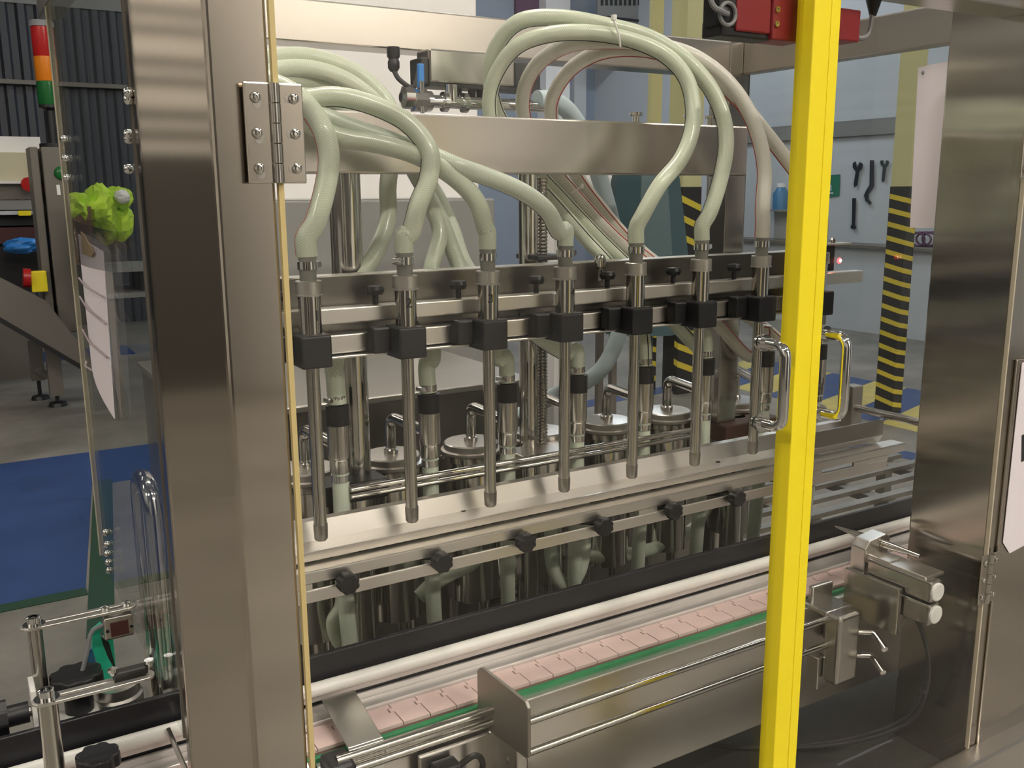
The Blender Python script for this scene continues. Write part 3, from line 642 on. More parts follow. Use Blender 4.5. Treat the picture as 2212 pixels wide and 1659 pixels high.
hose('pale green braided hose with black line from the nozzle over the lead screw', [nz(3), nz2(3), (1207, 500, 1.168), (1182, 455, 1.165), (1135, 418, 1.165), (1070, 388, 1.168), (990, 360, 1.175), (920, 330, 1.205), (840, 302, 1.215), (760, 275, 1.225), (690, 245, 1.235), (630, 205, 1.25),
     (565, 190, 1.32), (600, 195, 1.40), (680, 205, 1.42), (770, 250, 1.425), (860, 320, 1.42), (930, 400, 1.40), (975, 490, 1.37), (1010, 580, 1.345), (1100, 680, 1.31), (1215, 760, 1.27), vv2(3), vv(3)],
     'hose_pale', 'stripe_black', 0.0125, 3.0)
hose('yellowish braided hose from the fifth nozzle arching over the cross beam', [nz(4), nz2(4), (1388, 465, 1.165), (1425, 400, 1.16), (1470, 345, 1.165), (1494, 285, 1.175), (1497, 225, 1.185), (1480, 165, 1.20), (1435, 118, 1.22), (1370, 88, 1.245), (1290, 72, 1.27), (1200, 72, 1.30), (1125, 95, 1.34), (1080, 145, 1.38), (1058, 210, 1.41), (1068, 280, 1.42),
     (1110, 350, 1.41), (1180, 420, 1.39), (1260, 510, 1.36), (1330, 590, 1.33), (1380, 690, 1.29), vv2(4), vv(4)],
     'hose_green', 'stripe_black', 0.0125, 2.3)
hose('green braided hose with cable tie from the sixth nozzle, topmost arch', [nz(5), nz2(5), (1535, 455, 1.17), (1558, 380, 1.17), (1569, 310, 1.175), (1560, 245, 1.185), (1528, 180, 1.20), (1475, 125, 1.22), (1400, 80, 1.24), (1310, 55, 1.27), (1210, 38, 1.31), (1125, 45, 1.35), (1078, 90, 1.39), (1058, 150, 1.42), (1068, 225, 1.44), (1095, 280, 1.44),
     (1140, 350, 1.42), (1205, 420, 1.40), (1290, 510, 1.37), (1370, 590, 1.34), (1450, 690, 1.30), (1520, 760, 1.27), vv2(5), vv(5)],
     'hose_green', 'stripe_black', 0.0125, 2.3)
hose('cream braided hose with red line from the seventh nozzle', [nz(6), nz2(6), (1648, 440, 1.172), (1652, 370, 1.178), (1640, 300, 1.185), (1610, 228, 1.20), (1560, 165, 1.215), (1490, 118, 1.23), (1405, 95, 1.25), (1310, 88, 1.28), (1225, 98, 1.32), (1160, 140, 1.37), (1130, 205, 1.41), (1140, 280, 1.43),
     (1190, 360, 1.42), (1250, 430, 1.40), (1325, 510, 1.37), (1420, 590, 1.34), (1540, 690, 1.31), (1620, 770, 1.28), vv2(6), vv(6)],
     'hose_clear', 'stripe_red', 0.0122, 2.4)
hose('cream braided hose with red line running behind the yellow strip to the last nozzle', [nz(7), nz2(7), (1768, 470, 1.175), (1738, 400, 1.18), (1695, 340, 1.19), (1640, 270, 1.20), (1585, 205, 1.215), (1520, 152, 1.23), (1440, 117, 1.25), (1365, 105, 1.275), (1290, 115, 1.31), (1228, 155, 1.36), (1192, 220, 1.40), (1200, 290, 1.42),
     (1240, 370, 1.42), (1290, 440, 1.40), (1370, 530, 1.37), (1480, 610, 1.34), (1640, 700, 1.32), (1740, 780, 1.285), vv2(7), vv(7)],
     'hose_clear', 'stripe_red', 0.0122, 2.4)
ct = thing('cable_tie', PY(1318, 75, 1.255), 'white cable tie bundling the arching hoses over the beam', 'cable tie')
c0, c1 = PY(1312, 46, 1.26), PY(1326, 104, 1.262)
MB().tube([c0 + Vector((-0.001, -0.017, 0)), (c0 + c1) / 2 + Vector((0, -0.0205, 0)), c1 + Vector((0, -0.017, 0))], 0.0016, 8).build('strap', 'white_plastic', ct)
MB().cbox(c0 + Vector((0, -0.017, 0.003)), (0.0035, 0.0035, 0.004)).build('head', 'white_plastic', ct, 0.0005)
ct2 = thing('cable_tie', PY(1245, 408, 1.36), 'small white cable tie on the hose bundle under the beam', 'cable tie')
c0 = PY(1247, 402, 1.355); MB().cbox(c0 + Vector((0, -0.012, 0)), (0.003, 0.003, 0.004)).build('head', 'white_plastic', ct2, 0.0005)
MB().tube([c0 + Vector((-0.02, -0.012, -0.012)), c0 + Vector((0, -0.013, 0))], 0.0015, 8).build('strap', 'white_plastic', ct2)
def loop(lab, pts, r=0.0115, m_='hose_pale'):
    P = [PY(*p) for p in pts]; t = thing('braided_hose', min(P, key=lambda p: p.z), lab, 'hose', 'suction hoses low in the machine')
    MB().tube(smooth_path(P, 8), r, 14, uvscale=1).build('hose_wall', m_, t); return t
loop('pale hose making a full U loop below the slotted bar', [(1192, 1130, 1.30), (1190, 1190, 1.30), (1200, 1240, 1.295), (1222, 1262, 1.29), (1246, 1245, 1.29), (1260, 1200, 1.295), (1262, 1130, 1.31), (1255, 1060, 1.32)], 0.0125)
loop('pale hose lying almost level below the slotted bar', [(1235, 1190, 1.36), (1290, 1203, 1.36), (1350, 1198, 1.36), (1410, 1185, 1.36), (1460, 1162, 1.36), (1500, 1138, 1.36), (1530, 1090, 1.37)], 0.0125)
loop('short green hose bend low beside the gold door edge', [(735, 1200, 1.31), (740, 1260, 1.305), (738, 1310, 1.30), (720, 1345, 1.30), (735, 1390, 1.31), (760, 1400, 1.33)], 0.0115, 'hose_green')
loop('pale hose slanting between the third and fourth pump legs', [(905, 1290, 1.30), (935, 1262, 1.30), (975, 1238, 1.31), (1010, 1222, 1.32), (1040, 1200, 1.34)], 0.0125)
dm = thing('drive_motor', PY(1080, 1290, 1.43), 'grey horizontal motor drum low behind the pump legs', 'motor')
a, c = PY(1010, 1262, 1.47), PY(1118, 1240, 1.47); zc2 = (a.z + c.z) / 2
MB().cyl((a.x, 1.47, zc2), (c.x, 1.47, zc2), 0.040, 24).build('motor_body', 'satin', dm); MB().cyl((a.x - 0.006, 1.47, zc2), (a.x, 1.47, zc2), 0.034, 24).build('end_bell', 'steel_bar', dm)
MB().box((a.x + 0.01, 1.44, -0.93), (c.x - 0.01, 1.50, zc2 - 0.034)).build('motor_foot', 'dull_steel', dm, 0.002)
# product feed pipe, pale blue hose, actuator box on the rear beam
fp2 = thing('feed_pipe', PY(1000, 222, 1.46), 'polished steel feed pipe with clamp fittings and blue lever valve', 'pipe')
ya = 1.47
def pa(px, py, y=ya): return PY(px, py, y)
za = pa(1000, 222).z
MB().cyl((pa(880, 220).x, ya, za), (pa(1185, 220).x, ya, za), 0.0105, 18).build('pipe', 'chrome', fp2)
for px_ in (925, 960, 1003):
    x_ = pa(px_, 220).x; MB().lathe((x_, ya, za), [(0.0105, -0.006), (0.0165, -0.004), (0.0165, 0.004), (0.0105, 0.006)], 20, 'x').build('ferrule', 'chrome', fp2)
x_ = pa(905, 220).x; MB().lathe((x_, ya, za), [(0.010, -0.016), (0.019, -0.012), (0.019, 0.012), (0.010, 0.016)], 10, 'x', False).build('clamp_ring', 'chrome', fp2)
MB().cyl((x_, ya - 0.012, za - 0.028), (x_, ya - 0.012, za + 0.03), 0.004, 10).build('clamp_bolt', 'chrome', fp2)
x_ = pa(880, 215).x; MB().lathe((x_, ya, za + 0.004), [(0.008, -0.012), (0.018, -0.008), (0.018, 0.008), (0.008, 0.012)], 9, 'x', False).build('clamp_ring', 'chrome', fp2)
l0, l1 = pa(908, 190), pa(908, 138); MB().box((l0.x - 0.0055, ya - 0.006, l0.z), (l0.x + 0.0055, ya + 0.002, l1.z)).build('lever', 'blue_plastic', fp2, 0.002)
MB().cyl((l0.x, ya - 0.002, za), (l0.x, ya - 0.002, l0.z), 0.005, 10).build('valve_stem', 'chrome', fp2)
x_ = pa(975, 220).x; MB().cyl((x_, ya, za), (x_, ya, za + 0.028), 0.011, 16).build('branch', 'chrome', fp2)
pa1, pa2 = PY(1025, 186, 1.47), PY(1100, 232, 1.47)
ph = thing('braided_hose', PY(1200, 225, 1.48), 'thick pale blue ribbed hose dropping from the feed pipe', 'hose')
MB().tube(smooth_path([PY(*p) for p in [(1160, 215, 1.47), (1195, 218, 1.475), (1232, 245, 1.49), (1268, 310, 1.50), (1300, 400, 1.51), (1328, 510, 1.52), (1345, 620, 1.52), (1338, 715, 1.52), (1305, 790, 1.51), (1255, 830, 1.51), (1190, 858, 1.53), (1120, 900, 1.56)]]), 0.0165, 16).build('hose_wall', 'pale_hose', ph)
ab = thing('actuator_box', PY(1040, 190, 1.5), 'grey metal actuator box with black ends under the rear top beam', 'actuator')
a, c = PY(928, 186, 1.485), PY(1112, 122, 1.485)
MB().box((a.x, 1.485, a.z + 0.006), (c.x, 1.535, 0.237)).build('body', 'satin', ab, 0.004)
MB().box((a.x - 0.014, 1.487, a.z + 0.004), (a.x, 1.533, 0.222)).build('end_cap', 'black_plastic', ab, 0.003)
MB().box((c.x, 1.487, a.z + 0.004), (PY(1168, 150, 1.487).x, 1.533, 0.225)).build('end_cap', 'black_plastic', ab, 0.003)
MB().box((a.x, 1.484, a.z), (PY(1168, 150, 1.487).x, 1.534, a.z + 0.006)).build('base_strip', 'black_plastic', ab)
for px_ in (992, 1022, 1040):
    q = PY(px_, 190, 1.50); MB().lathe((q.x, 1.505, a.z), [(0.004, -0.018), (0.007, -0.014), (0.007, 0)], 12).build('gland', 'black_plastic', ab)
cg = thing('cable_gland', PY(850, 140, 1.5), 'black cable gland with drooping cable under the rear top beam', 'cable gland')
q = PY(850, 128, 1.52)
MB().lathe((q.x, 1.52, 0), [(0.006, q.z - 0.020), (0.010, q.z - 0.014), (0.010, q.z - 0.004), (0.008, q.z), (0.011, q.z + 0.004), (0.011, 0.239)], 12).build('gland_nut', 'black_plastic', cg)
MB().tube(smooth_path([(q.x, 1.52, q.z - 0.018), (q.x + 0.006, 1.51, q.z - 0.034), (q.x + 0.026, 1.50, q.z - 0.046), (a.x - 0.012, 1.50, a.z + 0.028)]), 0.0042, 10).build('cable', 'cable', cg)
# ================================================================== DRIP TRAY, GUIDE BARS
tr = thing('drip_tray', (0.9, 1.18, -0.475), 'bright stainless drip tray running under the nozzle tips', 'drip tray')
x0, x1 = 0.30, 1.505
prof = [(1.130, -0.4600), (1.132, -0.4600), (1.140, -0.4735), (1.206, -0.4745), (1.214, -0.448), (1.222, -0.4455), (1.222, -0.4475), (1.2155, -0.450), (1.2075, -0.4765), (1.139, -0.4755), (1.130, -0.462)]
MB().prism([(x0, y, z) for y, z in prof], (x1 - x0, 0, 0)).build('trough', 'steel_bar', tr)
for px_, py_ in ((1000, 1103), (1551, 998)):
    q = PZ(px_, py_, -0.4742); MB().lathe((q.x, q.y, -0.4742), [(0.0042, 0), (0.0042, 0.0006)], 12).build('drain_hole', 'black_rubber', tr)
MB().box((1.25, 1.131, -0.462), (1.505, 1.136, -0.430)).build('end_guard', 'dull_steel', tr)
for z_ in (-0.434, -0.4225):
    t_ = MB().cyl((0.47, 1.243, z_), (0.915 * 1.24, 1.243, z_), 0.0045, 12); t_.build('edge_rod', 'polished', tr)
sl = thing('slotted_guide_bar', (0.86, 1.115, -0.50), 'slotted stainless bar with black star knobs under the drip tray', 'guide bar')
YS = 1.112
def strip(z0, z1, xa_, xb_): return MB().box((xa_, YS, z0), (xb_, YS + 0.004, z1))
zt, za_, zb_, zb = -0.4790, -0.4955, -0.5035, -0.5220
strip(za_, zt, 0.30, 1.55).build('upper_web', 'steel_bar', sl, 0.002, 3)
strip(zb, zb_, 0.30, 1.50).build('lower_web', 'steel_bar', sl, 0.002, 3)
MB().box((0.30, YS, zt - 0.004), (1.55, YS + 0.034, zt)).build('top_flange', 'steel_bar', sl, 0.002, 3)
SLOT = [(0.3263 * YS, 0.8085 * YS), (0.842 * YS, 1.165 * YS), (1.185 * YS, 1.262 * YS)]
edges = [0.30] + [e for s2 in SLOT for e in s2] + [1.50]
for i in range(0, len(edges), 2): strip(zb_, za_, edges[i], edges[i + 1]).build('slot_bridge', 'steel_bar', sl)
def star_knob(parent, c, r, axis='y', h=0.016):
    n = 8; vs = []; loop = []
    for k in range(n * 3):
        a_ = 2 * math.pi * k / (n * 3); rr_ = r * (1.0 if k % 3 else 0.86); loop.append((rr_ * math.cos(a_), rr_ * math.sin(a_)))
    if axis == 'y': pl = [(c[0] + u, c[1], c[2] + v) for u, v in loop]; d = (0, -h, 0)
    elif axis == 'z': pl = [(c[0] + u, c[1] + v, c[2]) for u, v in loop]; d = (0, 0, h)
    else: pl = [(c[0], c[1] + u, c[2] + v) for u, v in loop]; d = (-h, 0, 0)
    return MB().prism(pl, d).build('star_knob', 'black_plastic', parent, 0.002)
for sx_, zx_ in ((0.3689, -0.4534), (0.4937, -0.4541), (0.6174, -0.4530), (0.7446, -0.4560), (0.8708, -0.4565), (0.9964, -0.4590), (1.135, -0.459)):
    x = sx_ * (YS - 0.012); z = zx_ * (YS - 0.012)
    star_knob(sl, (x, YS - 0.006, z), 0.0148)
    MB().cyl((x, YS + 0.02, z), (x, YS - 0.007, z), 0.005, 10).build('knob_stud', 'black_plastic', sl)
    MB().cyl((x + 0.0, YS + 0.006, z + 0.0), (x - 0.03, YS + 0.03, z), 0.0045, 8).build('clamp_arm', 'black_plastic', sl)
# ================================================================== CONVEYOR
cv = thing('bottle_conveyor', (0.6, 1.06, ZF), 'stainless bottle conveyor with pink link chain and black guide board', 'conveyor')
CX0, CX1 = -1.2, 2.3
ZCH = -0.662
MB().box((CX0, 0.985, -0.853), (CX1, 0.9895, -0.6745)).build('side_plate', 'steel', cv, 0.001)
MB().box((CX0, 0.985, -0.6765), (CX1, 1.000, -0.6730)).build('side_flange', 'steel_bar', cv, 0.0012)
MB().box((CX0, 1.16, -0.853), (CX1, 1.165, -0.668)).build('side_plate', 'steel', cv, 0.001)
MB().box((CX0, 1.0, -0.853), (CX1, 1.16, -0.845)).build('bottom_pan', 'dull_steel', cv)
MB().box((CX0, 0.9965, -0.6790), (CX1, 1.0045, -0.6675)).build('wear_strip', 'green_strip', cv, 0.001)
MB().box((CX0, 1.0565, -0.690), (CX1, 1.0600, -0.6575)).build('chain_guide', 'grey_rail', cv, 0.001)
MB().box((CX0, 1.0600, -0.690), (CX1, 1.0850, -0.6605)).build('chain_guide', 'grey_rail', cv, 0.0015)
MB().box((CX0, 1.0850, -0.690), (CX1, 1.0900, -0.6520)).build('chain_guide', 'grey_rail', cv, 0.0015)
MB().cyl((CX0, 1.0765, -0.6235), (CX1, 1.0765, -0.6235), 0.0092, 20).build('guide_rod', 'white_plastic', cv)
MB().box((CX0, 1.0775, -0.6410), (CX1, 1.0830, -0.6330)).build('guide_rod_holder', 'grey_rail', cv)
MB().box((CX0, 1.0905, -0.6605), (CX1, 1.0985, -0.5850)).build('guide_board', 'black_board', cv, 0.0015)
mk = PY(1123.7, 1450.5, 1.0); PITCH = 0.0381
x_ref = ray(1123.7, 1450.5); x_ref = x_ref.x / x_ref.y * 1.033
k0 = int((CX0 - x_ref) / PITCH) + 24
link_me = None; pin_me = None
def link_poly(x):
    g = 0.0007; p = PITCH
    return [(x + g, 1.0068), (x + p - g, 1.0068), (x + p - g, 1.036), (x + p - g - 0.006, 1.036), (x + p - g - 0.006, 1.0455), (x + p - g, 1.0455), (x + p - g, 1.0555), (x + g, 1.0555),
            (x + g, 1.0455), (x + g - 0.0052, 1.0445), (x + g - 0.0052, 1.0372), (x + g, 1.0365)]
for k in range(k0, 36):
    x = x_ref + k * PITCH
    if link_me is None:
        o = MB().prism([(u, v, ZCH - 0.0045) for u, v in link_poly(x)], (0, 0, 0.0045)).build('chain_link', 'pink', cv); link_me = o.data; lx0 = x
    else:
        o = bpy.data.objects.new('chain_link', link_me); C.objects.link(o); o.parent = cv; o.location = (x - lx0, 0, 0)
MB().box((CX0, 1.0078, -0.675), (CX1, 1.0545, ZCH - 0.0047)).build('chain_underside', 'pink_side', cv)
for xx in (-1.0, 0.62, 2.1):
    for yy in (1.01, 1.14): MB().cyl((xx, yy, ZF), (xx, yy, -0.853), 0.019, 14).build('leg', 'satin', cv)
# ================================================================== CONVEYOR FITTINGS
X_P0 = 0.544
sr = thing('slide_rail', (0.83, 0.93, -0.70), 'pair of polished slide rods along the conveyor with upright steel end plate', 'slide rail')
for z_, y_ in ((-0.6655, 0.93), (-0.7095, 0.93)):
    MB().cyl((X_P0, y_, z_), (1.135, y_, z_), 0.0057, 16).build('slide_rod', 'polished', sr)
X_P = 0.54
pl = [(0.992, -0.610), (0.984, -0.6045), (0.974, -0.604), (0.876, -0.5995), (0.870, -0.606), (0.870, -0.672), (0.876, -0.675), (0.996, -0.690), (0.996, -0.615)]
MB().prism([(X_P, y, z) for y, z in pl], (0.005, 0, 0)).build('end_plate', 'matte_steel', sr, 0.0012)
for z_, y_ in ((-0.6515, 0.957), (-0.6690, 0.957)):
    MB().cyl((0.33, y_, z_), (X_P, y_, z_), 0.0060, 16).build('stub_rod', 'polished', sr)
MB().box((0.44, 0.965, -0.80), (0.60, 0.972, -0.690)).build('hanger_plate', 'steel', sr, 0.002)
MB().box((0.545, 0.905, -0.80), (0.562, 0.968, -0.674)).build('hanger_web', 'satin', sr, 0.002)
MB().box((0.452, 0.935, -0.735), (0.485, 0.962, -0.698)).build('limit_switch', 'black_plastic', sr, 0.003)
MB().tube(smooth_path([(0.485, 0.945, -0.705), (0.505, 0.940, -0.695), (0.516, 0.94, -0.710), (0.512, 0.945, -0.74), (0.50, 0.95, -0.80)]), 0.004, 8).build('switch_cable', 'cable', sr)
bk = thing('clamp_bracket', (1.16, 0.95, -0.78), 'folded stainless bracket with two L shaped clamp levers on the slide rods', 'bracket')
MB().box((1.135, 0.905, -0.772), (1.185, 0.935, -0.655)).build('clamp_body', 'satin', bk, 0.006, 3)
MB().box((1.135, 0.93, -0.664), (1.195, 0.984, -0.655)).build('top_fold', 'satin', bk, 0.003)
MB().box((1.150, 0.974, -0.660), (1.200, 0.984, -0.632)).build('upright_fold', 'satin', bk, 0.003)
MB().box((1.128, 0.936, -0.79), (1.150, 0.96, -0.735)).build('lower_fold', 'satin', bk, 0.002)
for z_ in (-0.695, -0.735):
    MB().tube(round_path([(1.19, 0.915, z_), (1.217, 0.905, z_ - 0.004), (1.205, 0.872, z_ - 0.016)], 0.006, 5), 0.0052, 12).build('clamp_lever', 'polished', bk)
MB().box((1.19, 0.955, -0.735), (1.30, 0.983, -0.69)).build('slide_block', 'dull_steel', bk, 0.003)
sc = thing('stopper_cylinder', (1.27, 0.9, -0.66), 'pneumatic bottle stop cylinder with chamfered steel gate block', 'air cylinder')
MB().box((1.235, 0.822, -0.622), (1.262, 0.94, -0.588)).build('barrel', 'satin', sc, 0.004, 3)
MB().box((1.235, 0.822, -0.660), (1.262, 0.90, -0.625)).build('barrel', 'satin', sc, 0.004, 3)
for z_ in (-0.605, -0.642):
    MB().lathe((1.249, 0.822, z_), [(0.0145, 0), (0.0145, -0.003), (0.0125, -0.004)], 20, 'y').build('end_disc', 'white_plastic', sc)
MB().box((1.238, 0.835, -0.590), (1.285, 0.90, -0.584)).build('top_cover', 'steel', sc, 0.002)
MB().box((1.222, 0.868, -0.690), (1.232, 0.972, -0.612)).build('mount_plate', 'satin', sc, 0.002)
gate = [(1.235, -0.620), (1.235, -0.575), (1.246, -0.563), (1.285, -0.558), (1.296, -0.563), (1.296, -0.580), (1.285, -0.620)]
MB().prism([(x, 0.945, z) for x, z in gate], (0, 0.028, 0)).build('gate_block', 'steel', sc, 0.0015)
MB().cyl((1.272, 0.973, -0.571), (1.262, 1.030, -0.566), 0.0075, 14, 0.001).build('stop_pin', 'polished', sc)
MB().cyl((1.278, 0.945, -0.573), (1.285, 0.880, -0.5745), 0.0075, 14, 0.003).build('guide_pin', 'polished', sc)
MB().box((1.240, 0.90, -0.600), (1.280, 0.946, -0.583)).build('rod_housing', 'steel', sc, 0.003)
for i_, (dx, dy) in enumerate(((0, 0), (0.012, 0.01))):
    MB().tube(smooth_path([(1.245 + dx, 0.85 + dy, -0.66), (1.256 + dx, 0.842 + dy, -0.69), (1.275 + dx, 0.842 + dy, -0.74), (1.286 + dx * 0.5, 0.85 + dy, -0.80), (1.275, 0.87 + dy, -0.86), (1.20, 0.93 + dy, -0.905), (1.08, 1.02, -0.922), (1.0, 1.10, -0.924)]), 0.0033, 8).build('air_line', 'cable', sc)
MB().cbox((1.283, 0.853, -0.795), (0.006, 0.006, 0.003)).build('line_tie', 'cable', sc)
# folded cover and drive end beside the gold door edge
cvx = thing('transfer_cover', (0.37, 1.01, -0.66), 'folded stainless cover over the chain beside the gold door edge', 'cover')
MB().prism([(0.350, 1.062, -0.630), (0.350, 0.972, -0.650), (0.350, 0.966, -0.668), (0.350, 0.963, -0.668), (0.350, 0.969, -0.652), (0.350, 1.062, -0.632)], (0.045, 0, 0)).build('cover_plate', 'satin', cvx, 0.0008)
MB().box((0.317, 0.940, -0.72), (0.350, 0.984, -0.652)).build('bearing_block', 'black_plastic', cvx, 0.006)
MB().cyl((0.301, 0.930, -0.690), (0.301, 0.983, -0.668), 0.013, 18).build('roller', 'satin', cvx)
prof = [(0.352, -0.672), (0.352, -0.72), (0.392, -0.72), (0.392, -0.672), (0.386, -0.672), (0.386, -0.679), (0.378, -0.679), (0.376, -0.684), (0.369, -0.684), (0.367, -0.679), (0.360, -0.679), (0.358, -0.672)]
MB().prism([(x, 0.964, z) for x, z in prof], (0, 0.02, 0)).build('end_profile', 'white_plastic', cvx, 0.0008)
MB().box((0.276, 0.952, -0.70), (0.302, 0.98, -0.675)).build('bolt_plate', 'steel', cvx, 0.001)
MB().sphere((0.292, 0.951, -0.682), 0.004, 10, 6).build('bolt', 'chrome', cvx)
# ================================================================== INFEED SENSOR STAND
def slot_arm(parent, xa_, xb_, y, z, hw=0.0105, th=0.003, slot=True):
    cx, hl = (xa_ + xb_) / 2, (xb_ - xa_) / 2
    o_ = stadium((cx, y, z), hl, hw, (1, 0, 0), (0, 1, 0), 10)
    i_ = stadium((cx + hl * 0.06, y, z), hl * 0.80, 0.0028, (1, 0, 0), (0, 1, 0), 10)
    return MB().ring(o_, i_, (0, 0, th)).build('slotted_arm', 'steel_bar', parent, 0.0006)
def cap_screw(parent, x, y, z):
    MB().lathe((x, y, z), [(0.012, 0), (0.012, 0.0015), (0.0075, 0.0015), (0.0075, 0.010), (0.006, 0.0105), (0.0042, 0.0105), (0.0040, 0.006)], 18).build('cap_screw', 'chrome', parent)
YU, YLW = 1.15, 0.972
ss = thing('sensor_stand', (0.05, 1.10, -0.66), 'photo sensor stand with two slotted steel arms on the infeed conveyor', 'sensor stand')
zu = -0.4255 * YU; zl = -0.5085 * YLW
slot_arm(ss, 0.0278 * YU - 0.004, 0.1238 * YU + 0.012, YU, zu)
cap_screw(ss, 0.0375 * YU, YU, zu + 0.003)
MB().cyl((0.0375 * YU, YU, -0.585), (0.0375 * YU, YU, zu), 0.0078, 16).build('stand_post', 'satin', ss)
slot_arm(ss, 0.0308 * YLW - 0.004, 0.1421 * YLW + 0.004, YLW, zl)
cap_screw(ss, 0.0412 * YLW, YLW, zl + 0.003)
MB().cyl((0.0412 * YLW, YLW, -0.845), (0.0412 * YLW, YLW, zl), 0.0095, 16).build('stand_post', 'satin', ss)
MB().box((0.0412 * YLW - 0.012, 0.975, -0.78), (0.0412 * YLW + 0.012, 0.985, -0.70)).build('mount_block', 'dull_steel', ss, 0.001)
x_ = 0.111 * YU
MB().box((x_ - 0.013, YU - 0.016, zu - 0.030), (x_ + 0.020, YU - 0.002, zu - 0.003)).build('photo_sensor', 'satin', ss, 0.002)
MB().box((x_ - 0.006, YU - 0.0172, zu - 0.026), (x_ + 0.014, YU - 0.0158, zu - 0.009)).build('sensor_window', 'maroon', ss)
for dx in (-0.0095, 0.0172): MB().lathe((x_ + dx, YU - 0.0158, zu - 0.018), [(0.002, 0), (0.002, -0.0012)], 8, 'y').build('sensor_screw', 'black_plastic', ss)
for dx in (-0.008, 0.016): MB().lathe((x_ + dx, YU, zu + 0.003), [(0.005, 0), (0.005, 0.004), (0.002, 0.005)], 10).build('arm_screw', 'chrome', ss)
x2 = 0.118 * YLW
MB().box((x2 - 0.012, YLW + 0.001, zl - 0.004), (x2 + 0.022, YLW + 0.016, zl + 0.010)).build('photo_sensor', 'cable', ss, 0.003)
for dx in (-0.012, 0.024): MB().lathe((x2 + dx, YLW + 0.006, zl + 0.008), [(0.003, 0), (0.003, 0.004), (0.005, 0.004), (0.005, 0.007)], 10).build('arm_screw', 'chrome', ss)
MB().tube(smooth_path([(x_ - 0.012, YU - 0.008, zu - 0.012), (x_ - 0.026, YU - 0.008, zu - 0.018), (x_ - 0.034, YU - 0.008, zu - 0.045), (x_ - 0.046, YU - 0.005, zu - 0.085), (x_ - 0.05, YU, -0.60)]), 0.0026, 8).build('sensor_cable', 'cable_grey', ss)
tl = thing('guide_finger', (0.1, 1.16, -0.60), 'bright teal curved plastic guide strip behind the sensor stand', 'guide strip')
yt = 1.165
MB().prism([PY(px_, py_, yt) for px_, py_ in ((198, 1367), (220, 1349), (217, 1370), (225, 1400), (237, 1430), (249, 1450), (248, 1470), (226, 1472), (212, 1440), (200, 1405))], (0, 0.012, 0)).build('strip', 'teal_paint', tl, 0.001)
MB().prism([PY(px_, py_, yt + 0.02) for px_, py_ in ((229, 1385), (243, 1372), (247, 1400), (251, 1448), (240, 1430))], (0, 0.010, 0)).build('strip', 'teal_paint', tl, 0.001)
MB().prism([PY(px_, py_, yt + 0.016) for px_, py_ in ((214, 1372), (236, 1390), (252, 1450), (236, 1430))], (0, 0.004, 0)).build('strip_back', 'ink', tl)
MB().prism([PY(px_, py_, yt + 0.03) for px_, py_ in ((186, 1410), (200, 1400), (215, 1460), (185, 1450))], (0, 0.006, 0)).build('strip_base', 'jug_blue', tl)
rk = thing('rail_clamp_knob', (0.08, 1.13, -0.585), 'large black six lobed knob clamping the guide board on a white bracket', 'knob')
q = PY(166, 1470, 1.14)
star_knob(rk, (q.x, 1.14, q.z - 0.010), 0.030, 'z', 0.020)
MB().cyl((q.x, 1.14, -0.60), (q.x, 1.14, q.z - 0.01), 0.016, 16).build('stud_boss', 'black_plastic', rk)
MB().box((0.030, 1.110, -0.600), (0.036, 1.150, -0.548)).build('bracket_plate', 'white_plastic', rk, 0.001)
MB().box((0.030, 1.110, -0.606), (0.10, 1.150, -0.600)).build('bracket_plate', 'white_plastic', rk, 0.001)
q = PY(255, 1515, 1.16); MB().lathe((q.x, 1.16, 0), [(0.030, -0.64), (0.030, -0.603), (0.027, -0.600), (0.026, -0.588), (0.010, -0.585)], 26).build('spacer_drum', 'steel_bar', rk)
k2 = thing('rail_clamp_knob', (0.0, 1.13, -0.60), 'black ribbed clamp handle lying beside the white bracket', 'knob')
a, c = PY(-30, 1565, 1.13), PY(62, 1530, 1.13)
MB().cyl((a.x, 1.13, c.z - 0.004), (c.x, 1.13, c.z - 0.004), 0.012, 14).cyl((a.x, 1.13, c.z - 0.004), ((a.x + c.x) / 2, 1.13, c.z - 0.004), 0.021, 8).build('grip', 'black_plastic', k2, 0.002)
MB().cyl((c.x, 1.13, c.z - 0.004), (0.031, 1.13, c.z - 0.004), 0.006, 10).build('stud', 'satin', k2)
k3 = thing('rail_clamp_knob', (0.09, 0.97, -0.70), 'black clamp knob in front of the white guide rod', 'knob')
q = PY(212, 1640, 0.965)
star_knob(k3, (q.x, 0.965, q.z - 0.008), 0.022, 'z', 0.015)
MB().cyl((q.x, 0.970, -0.70), (q.x, 0.970, q.z - 0.006), 0.012, 14).build('stud_boss', 'black_plastic', k3)
rb = thing('guide_support_rod', (0.17, 1.03, -0.67), 'thin slanted steel rod holding the white guide rod at the post', 'support rod')
MB().cyl((0.165, 1.068, -0.615), (0.178, 1.02, -0.662), 0.0032, 8).build('rod', 'polished', rb); MB().sphere((0.178, 1.02, -0.662), 0.006, 10, 6).build('ball_end', 'polished', rb)
MB().box((CX0 + 0.1, 1.012, -0.6615), (0.19, 1.022, -0.6500)).build('lower_guide', 'dull_steel', rb)
it = thing('inverted_u_tube', (0.18, 1.2, -0.93), 'bent steel tube guard seen through the side panel above the guide board', 'tube guard')
MB().tube(round_path([(0.178, 1.120, -0.845), (0.178, 1.120, -0.335), (0.176, 1.195, -0.335), (0.176, 1.195, -0.93)], 0.036, 10), 0.0105, 16).build('tube', 'polished', it)
